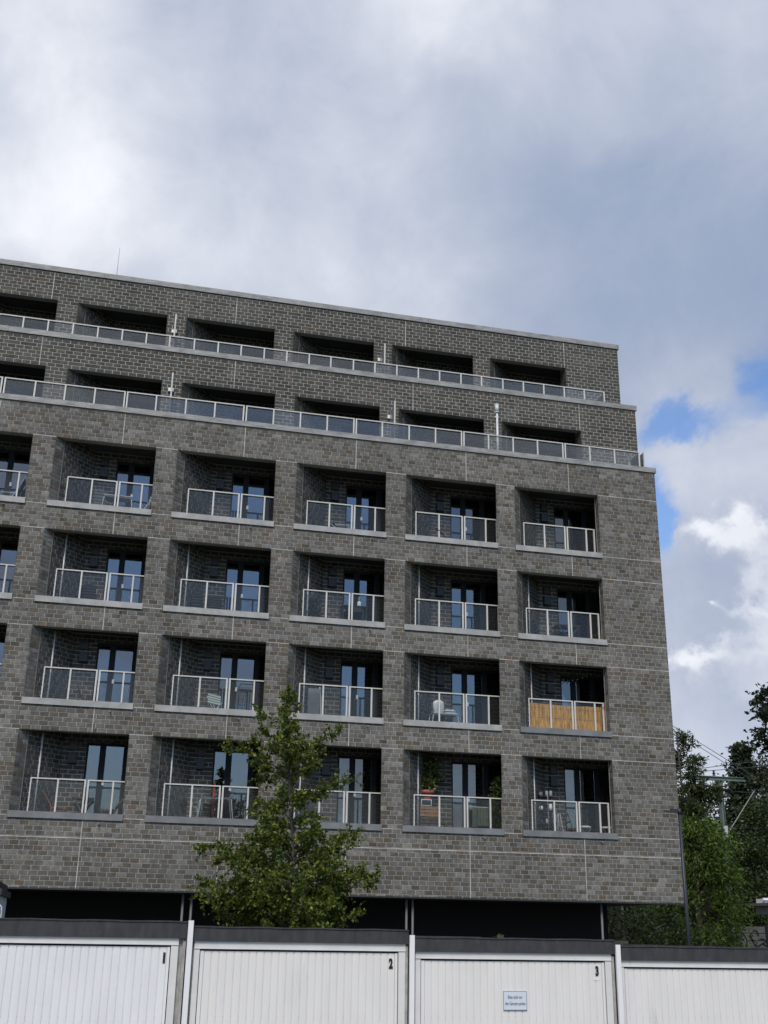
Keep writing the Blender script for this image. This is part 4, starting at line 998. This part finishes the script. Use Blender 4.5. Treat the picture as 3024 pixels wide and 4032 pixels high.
for i in range(6): b.face([(7.12+.025*i, .50+.01*math.sin(i*2), 10.37+.012*i), (7.145+.025*i, .50+.01*math.sin(i*2+2), 10.382+.012*i), (7.15+.027*i, .51, 10.46+.02*i), (7.12+.025*i, .50+.02*math.sin(i), 10.44+.018*i)])
ob = b.build('cloth', YEL, t); sl_ = ob.modifiers.new('thickness', 'SOLIDIFY'); sl_.thickness = .008
slat_chair(13.14, .80, FL[1], BLKM, 'dark slatted folding chair left of a small table, second row last balcony', face=1, h=.95, lean=.12, slats=4)
fold_table(13.93, .80, FL[1], .80, mat('slate_table', (.05, .06, .065), .5), 'dark folding table between two chairs, second row last balcony', h=.84)
slat_chair(14.62, .82, FL[1], BLKM, 'dark folding chair right of the small table, second row last balcony', face=-1, h=.72, slats=3)
# third row
slat_chair(-.62, .80, FL[2], DPL, 'thin dark folding chair in profile, third row first full balcony', face=1, h=.86, lean=.14, slats=3)
t = thing('deck_chair', (2.86, .80, FL[2]), 'green and white striped deck chair on the third row second balcony', 'chair')
f = MB()
for e in (-.2, .2): f.tube([(2.62, .80+e, FL[2]), (3.08, .80+e, FL[2]+.55)], .013, 6); f.tube([(3.1, .80+e, FL[2]), (2.68, .80+e, FL[2]+.82)], .013, 6)
f.build('frame', WT, t)['kind'] = 'stuff'
stm = [mat('stripe_green', (.16, .24, .20), .9), mat('stripe_white', (.66, .68, .64), .9)]
b = MB()
for i in range(9):
    za = FL[2]+.46+.034*i; b.face([(2.68+.0*i, .58, za+.07), (3.05, .58, za), (3.05, .58, za+.034), (2.68, .58, za+.104)], i % 2); 
ob = b.build('canvas', stm, t); sl_ = ob.modifiers.new('thickness', 'SOLIDIFY'); sl_.thickness = .006
t = thing('drying_rack', (3.76, .85, FL[2]), 'tall dark folded drying rack by the door, third row second balcony', 'drying rack')
b = MB()
for xx in (3.56, 3.98): b.tube([(xx, .85, FL[2]), (xx+.03, .85, FL[2]+1.1), (xx+.06, .85, FL[2]+1.2)], .014, 6)
b.tube([(3.62, .85, FL[2]+1.2), (4.04, .85, FL[2]+1.2)], .014, 6); b.build('frame', BLKM, t)['kind'] = 'stuff'
b = MB()
for k in range(11): b.tube([(3.57, .85, FL[2]+.2+k*.09), (3.99, .85, FL[2]+.2+k*.09)], .005, 4)
for k in range(6): b.tube([(3.62+.06*k, .85, FL[2]+.15), (3.62+.06*k, .85, FL[2]+1.15)], .004, 4)
b.build('rods', BLKM, t)['kind'] = 'stuff'
t = thing('folded_lounger', (5.8, .8, FL[2]), 'folded grey lounger leaning upright behind the treetop, third row third balcony', 'lounger')
MB().prism([(5.62, .72), (5.98, .70), (5.99, .76), (5.63, .78)], FL[2]+.02, FL[2]+1.18).build('cushion', CANV, t)
b = MB()
for xx in (5.58, 6.03): b.tube([(xx, .75, FL[2]), (xx-.02, .75, FL[2]+.9), (xx-.06, .75, FL[2]+1.24)], .016, 6)
b.build('frame', WT, t)['kind'] = 'stuff'
t = tube_table(9.83, .82, FL[2], .95, 'low white table carrying cushions and a white bag, third row fourth balcony', h=.66)
for k, (z_, m_, w_, lb_) in enumerate(((.665, CUSH, .42, 'pale turquoise cushion, lower of two on the low white table'), (.735, WHF, .36, 'white cushion lying on the turquoise one, third row fourth balcony'))):
    t = thing('cushion', (10.0, .8, FL[2]+z_), lb_, 'cushion')
    b = MB(); n = 12
    for i in range(n):
        for j in range(6):
            def cp(i_, j_): u = i_/n; v_ = j_/6; return (9.80+w_*u, .62+.34*v_, FL[2]+z_+.002+.055*min(1, 6*min(u, 1-u))*min(1, 6*min(v_, 1-v_)))
            b.face([cp(i, j), cp(i+1, j), cp(i+1, j+1), cp(i, j+1)])
    b.box(9.80, 9.80+w_, .62, .96, FL[2]+z_, FL[2]+z_+.01); b.build('cover', m_, t, False)
t = thing('covered_fan', (9.66, .80, FL[2]+.66), 'white plastic bag over a rounded upright thing on the low white table', 'bag')
b = MB(); n = 16
pf = [(.10, 0), (.15, .04), (.165, .16), (.175, .26), (.15, .36), (.09, .40), (.001, .41)]
b.v = []
for k, (r_, h_) in enumerate(pf):
    for j in range(n): a = 2*math.pi*j/n; rr_ = r_*(1+.07*math.sin(j*2.7+k)); b.v.append((9.66+rr_*1.05*math.cos(a), .80+rr_*.6*math.sin(a), FL[2]+.665+h_))
for k in range(len(pf)-1):
    for j in range(n): j2 = (j+1) % n; b.f.append((k*n+j, k*n+j2, (k+1)*n+j2, (k+1)*n+j)); b.m.append(0)
b.build('bag', WHF, t, True)
MB().lathe(9.66, .80, [(.04, FL[2]+.661), (.12, FL[2]+.664), (.001, FL[2]+.672)], 12).build('foot', WT, t)
# reed screen, boards, string of lights
REED = mat('reed', (.42, .27, .095), .85, attr='tone', var=.25, scale=18, stretch=(1, 1, .3))
t = thing('reed_screen', (13.7, .50, FL[2]), 'golden reed screen tied inside the railing of the third row last balcony', 'screen')
Rr = random.Random(8); b = MB(); cols_ = []
xx = 12.50
while xx < 14.86:
    w_ = Rr.uniform(.008, .015); tilt = Rr.uniform(-.015, .015); yy = .508+Rr.uniform(0, .012); topz = 8.325+.012*math.sin(xx*3.1)+Rr.uniform(-.005, .004)
    for seg in range(2):
        za = FL[2]+.12+(topz-FL[2]-.12)*seg/2; zb_ = FL[2]+.12+(topz-FL[2]-.12)*(seg+1)/2
        xa = xx+tilt*seg/2; xb = xx+tilt*(seg+1)/2
        b.face([(xa, yy, za), (xa+w_, yy, za), (xb+w_, yy, zb_), (xb, yy, zb_)]); b.face([(xa+w_, yy, za), (xa+w_, yy+.01, za), (xb+w_, yy+.01, zb_), (xb+w_, yy, zb_)])
        c_ = Rr.choice([(.74, .41, .11), (.66, .36, .085), (.80, .47, .15), (.56, .29, .06)]); cols_ += [c_+(1,)]*2
    xx += w_*.70
ob = b.build('reeds', REED, t); ob['kind'] = 'stuff'; color_faces(ob.data, cols_)
for z_ in (7.55, 7.9, 8.2): MB().box(12.5, 14.86, .504, .5065, z_, z_+.004).build('wire', BLKM, t)
bd_ = thing('timber_board', (14.96, .42, 7.5), 'reddish timber board upright at the right end of the reed screen', 'board')
MB().bar((14.93, .40, 7.42), (14.95, .40, 8.49), .17, .03, upv=(1, 0, 0)).build('board', REEDM, bd_); MB().box(14.86, 15.03, .383, .384, 8.30, 8.33).build('knot', WOOD2, bd_)
bd_ = thing('timber_board', (12.5, .56, 7.5), 'brown timber board slanting at the left end of the reed screen', 'board')
MB().bar((12.62, .60, 7.3), (12.41, .56, 8.46), .06, .14, upv=(0, 1, 0)).build('board', REEDM, bd_); MB().box(12.47, 12.49, .49, .495, 8.2, 8.3).build('end_mark', WOOD2, bd_)
t = thing('light_string', (14.2, 1.0, 9.3), 'string of small bulbs sagging across the dark third row last balcony', 'light string')
lp = [(13.6, 1.0, 9.36), (13.84, 1.0, 9.26), (14.0, 1.0, 9.25), (14.16, 1.0, 9.265), (14.33, 1.0, 9.31), (14.5, 1.0, 9.37), (14.64, 1.0, 9.44), (14.79, 1.0, 9.52), (15.0, 1.0, 9.6)]
MB().tube(lp, .004, 4).build('cable', BLKM, t)
for p in lp[1:-1]: MB().lathe(p[0], p[1], [(.001, p[2]-.05), (.014, p[2]-.042), (.018, p[2]-.028), (.010, p[2]-.008), (.001, p[2])], 8).build('bulb', mat('bulb_glass', (.55, .55, .5), .2) if 'bulb_glass' not in bpy.data.materials else bpy.data.materials['bulb_glass'], t, True)
# fourth row
slat_chair(-1.12, .78, FL[3], WOOD, 'orange brown wooden folding chair left of the wooden table, lowest row first balcony', face=1, h=.86, lean=.22)
fold_table(-.50, .80, FL[3], .58, WOOD2, 'wooden folding table with crossed legs between two chairs, lowest row first balcony', h=.73)
slat_chair(.16, .80, FL[3], WOOD2, 'brown wooden folding chair right of the wooden table, lowest row first balcony', face=-1, h=.84, lean=.26)
t = tube_table(3.11, .78, FL[3], 1.05, 'white legged table under clear plastic sheet, lowest row second balcony', h=.88, cover=True)
t = thing('plastic_sheet', (2.63, .70, 4.8), 'crumpled clear plastic sheet hanging left of the white legged table', 'sheet')
b = MB(); Rr = random.Random(6); ctr = (2.63, .62, 4.86); sp = []
for i in range(10): a = 2*math.pi*i/10; r_ = .17 if i % 2 else .11; sp.append((ctr[0]+r_*math.cos(a), ctr[1]+Rr.uniform(-.05, .05), ctr[2]+r_*1.05*math.sin(a)))
for i in range(10): b.face([ctr, sp[i], sp[(i+1) % 10]])
ob = b.build('sheet', CLEAR, t); sl_ = ob.modifiers.new('thickness', 'SOLIDIFY'); sl_.thickness = .004
MB().tube([(2.66, .60, 5.02), (2.80, .70, 5.09)], .004, 4).build('tie', WT, t)
t = thing('sun_umbrella', (3.12, 1.05, FL[3]), 'folded red umbrella standing upright left of the door, lowest row second balcony', 'umbrella')
MB().lathe(3.08, 1.06, [(.015, FL[3]+.3), (.04, FL[3]+.5), (.045, FL[3]+.9), (.03, FL[3]+1.2), (.008, FL[3]+1.32)], 10).build('canopy', RED, t, True); MB().tube([(3.08, 1.06, FL[3]), (3.08, 1.06, FL[3]+1.36)], .012, 6).build('pole', WOOD2, t)
crate(9.34, .82, FL[3], .56, .36, .30, DARKW, 'dark weathered crate at the bottom of the stack under the big pot plant')
crate(9.345, .82, FL[3]+.301, .57, .36, .29, DARKW, 'dark weathered crate in the middle of the stack under the big pot plant')
crate(9.335, .82, FL[3]+.592, .55, .36, .30, PALEW, 'pale orange wooden crate topmost of its stack under the big pot plant')
t = thing('picture_frame', (9.24, .70, 5.13), 'small white frame leaning in front of the terracotta pot on the crates', 'frame')
b = MB()
for q in ((9.09, 9.41, 5.30, 5.32), (9.09, 9.41, 5.134, 5.154), (9.09, 9.11, 5.154, 5.30), (9.39, 9.41, 5.154, 5.30)): b.box(q[0], q[1], .665, .68, q[2], q[3])
b.build('frame', WT, t)['kind'] = 'stuff'; MB().box(9.111, 9.389, .672, .676, 5.155, 5.299).build('pane', DPL, t)
YG = [(.11, .15, .03), (.08, .12, .028), (.05, .08, .02), (.15, .18, .04), (.04, .06, .02)]
t = thing('potted_plant', (9.33, .84, 5.13), 'tall yellow green plant in a terracotta pot on top of the wooden crates', 'plant')
MB().lathe(9.33, .86, [(.001, 5.131), (.12, 5.131), (.15, 5.36), (.20, 5.50), (.215, 5.50), (.215, 5.60), (.19, 5.60), (.18, 5.56), (.001, 5.56)], 16).build('pot', TERRA, t, True)
st = MB(); Rn = np.random.default_rng(77)
for k in range(8): st.tube([(9.33, .86, 5.55), (9.33+Rn.uniform(-.12, .12), .86, 5.95), (9.36+Rn.uniform(-.3, .3), .86+Rn.uniform(-.15, .12), 6.4)], [.009, .007, .004], 5)
st.build('stems', BARK, t)['kind'] = 'stuff'
n = 900; f = Rn.uniform(0, 1, n); leaves('foliage', np.stack([9.33+.08*f+Rn.normal(0, 1, n)*(.07+.13*np.sin(np.pi*np.clip(f, 0, .8))), .83+Rn.normal(0, .10, n), 5.60+.9*f], 1), Rn.normal(0, .8, (n, 3))+np.array([0, -.4, .2]), .11, .72, YG, t)
pot_plant(9.80, .72, FL[3], .07, .2, 4.68, .14, 'small low green plant right of the crate stack', BRIGHT, 120, (.07, .4), seed=52)
t = pot_plant(11.42, .72, FL[3], .15, .3, 6.02, .30, 'tall climbing plant at the right end of the lowest row fourth balcony', [(.05, .09, .022), (.035, .065, .018), (.07, .11, .03)], 1100, (.09, .7), seed=53, slant=(.03, 0))
t = thing('laundry', (10.98, .80, 4.7), 'greyish green cloths drying behind the right glass panes of the lowest row fourth balcony', 'laundry')
for i, (xa, w_) in enumerate(((10.70, .17), (10.88, .36), (11.25, .14))):
    b = MB(); n = 14
    for k in range(n):
        x0_ = xa+w_*k/n; x1_ = xa+w_*(k+1)/n; ya = .80+.018*math.sin(k*1.9+i); yb = .80+.018*math.sin((k+1)*1.9+i); b.face([(x0_, ya, 4.60+.04*i), (x1_, yb, 4.60+.04*i), (x1_, yb, 5.17), (x0_, ya, 5.17)])
    ob = b.build('cloth', GRN, t); sl_ = ob.modifiers.new('thickness', 'SOLIDIFY'); sl_.thickness = .006
MB().tube([(10.6, .80, 5.175), (11.5, .80, 5.175)], .008, 6).build('line', WT, t)
t = thing('metal_shelf', (13.02, .80, FL[3]), 'black metal shelf with pots and bowls on the lowest row last balcony', 'shelf')
for z_ in (5.54, 5.13, 4.75): MB().box(12.78, 13.27, .62, .98, z_, z_+.02).build('shelf_board', BLKM, t)
for xx in (12.79, 13.25):
    for yy in (.63, .96): MB().box(xx, xx+.018, yy, yy+.018, FL[3], 5.56).build('upright', BLKM, t)
MB().tube([(13.02, .60, FL[3]), (13.02, .60, 5.60)], .012, 6).build('front_pole', mat('pole_grey', (.3, .31, .32), .5), t)
for (x_, z_, r_, h_, m_, lb_) in ((12.87, 5.562, .07, .13, CANV, 'small grey pot at the left on top of the metal shelf'), (13.06, 5.562, .055, .17, mat('tin', (.32, .33, .34), .4), 'tall grey tin in the middle on top of the metal shelf'), (13.19, 5.562, .055, .18, bpy.data.materials['tin'], 'tall grey tin at the right on top of the metal shelf'),
    (12.87, 5.152, .06, .13, WHF, 'white jug on the middle board of the metal shelf'), (13.17, 5.152, .06, .20, WHF, 'white watering can shape at the right of the middle shelf board'), (12.86, 4.772, .075, .10, mat('blue_pot', (.03, .06, .12), .5), 'dark blue pot on the lowest shelf board'), (13.04, 4.772, .035, .14, WHF, 'narrow white bottle on the lowest shelf board')):
    t = tag(MB().lathe(x_, .78, [(.001, z_), (r_*.75, z_), (r_, z_+h_*.6), (r_*.8, z_+h_*.85), (r_*.85, z_+h_), (r_*.7, z_+h_), (.001, z_+h_*.9)], 12).build('pot', m_, None, True), lb_, 'pot')
pot_plant(13.05, .66, FL[3], .10, .2, 4.72, .30, 'low dark green plant at the foot of the metal shelf', MID, 260, (.08, .5), seed=54)
t = thing('step_ladder', (13.48, .85, FL[3]), 'pale narrow step ladder right of the metal shelf', 'ladder')
for (xa, xb, yy) in ((13.42, 13.36, .80), (13.47, 13.62, .80), (13.42, 13.36, 1.0), (13.47, 13.62, 1.0)): MB().bar((xb, yy, FL[3]), (xa, yy, FL[3]+.84), .018, .03).build('rail', WT, t)
for k in range(3): MB().box(13.465+.035*k, 13.50+.035*k, .805, .995, FL[3]+.66-.2*k, FL[3]+.675-.2*k).build('step', WT, t)
slat_chair(14.05, .95, FL[3], WOOD2, 'brown folding chair with raised back left on the lowest row last balcony', face=1, h=.88, lean=.1, slats=2)
for (xc, lb_, fc) in ((14.22, 'white round seat pad on the left folding stool, lowest row last balcony', 1), (14.92, 'white round seat pad on the right folding stool, lowest row last balcony', -1)):
    t = thing('folding_stool', (xc, .72, FL[3]), lb_.replace('white round seat pad on the', 'folding stool with thick white round pad, the').replace('folding stool, lowest', 'one, lowest'), 'stool')
    MB().lathe(xc, .72, [(.001, FL[3]+.435), (.16, FL[3]+.435), (.20, FL[3]+.455), (.195, FL[3]+.49), (.15, FL[3]+.505), (.001, FL[3]+.507)], 20).build('pad', WHF, t, True)
    for e in (-.13, .13):
        MB().bar((xc-.16, .72+e, FL[3]+.43), (xc+.18, .72+e, FL[3]), .03, .022, upv=(0, 1, 0)).build('leg', WOOD2, t); MB().bar((xc+.16, .72+e*.8, FL[3]+.43), (xc-.18, .72+e*.8, FL[3]), .03, .022, upv=(0, 1, 0)).build('leg', WOOD2, t)
t = tag(MB().lathe(14.58, .62, [(.001, FL[3]), (.06, FL[3]), (.075, FL[3]+.30), (.085, FL[3]+.32), (.08, FL[3]+.33), (.001, FL[3]+.30)], 12).build('flower_pot', RED, None, True), 'small dark red pot between the two stools, lowest row last balcony', 'pot')
# tuft of weed on the garage roof edge
crown_tree('weed_tuft', (5.57, GY-.02, 1.56), 'tiny yellow green weed on the roof edge of garage 3', 1.615, .03, .02, [(.18, .17, .05), (.10, .13, .03)], (.03, .4), 5, 7, 'round', .3, seed=61, clump_r=.015, trunk_r=.002)
for o in bpy.data.objects:
    if o.name.startswith('weed_tuft'): o['category'] = 'weed'
    if o.name.startswith('shrub'): o['category'] = 'shrub'
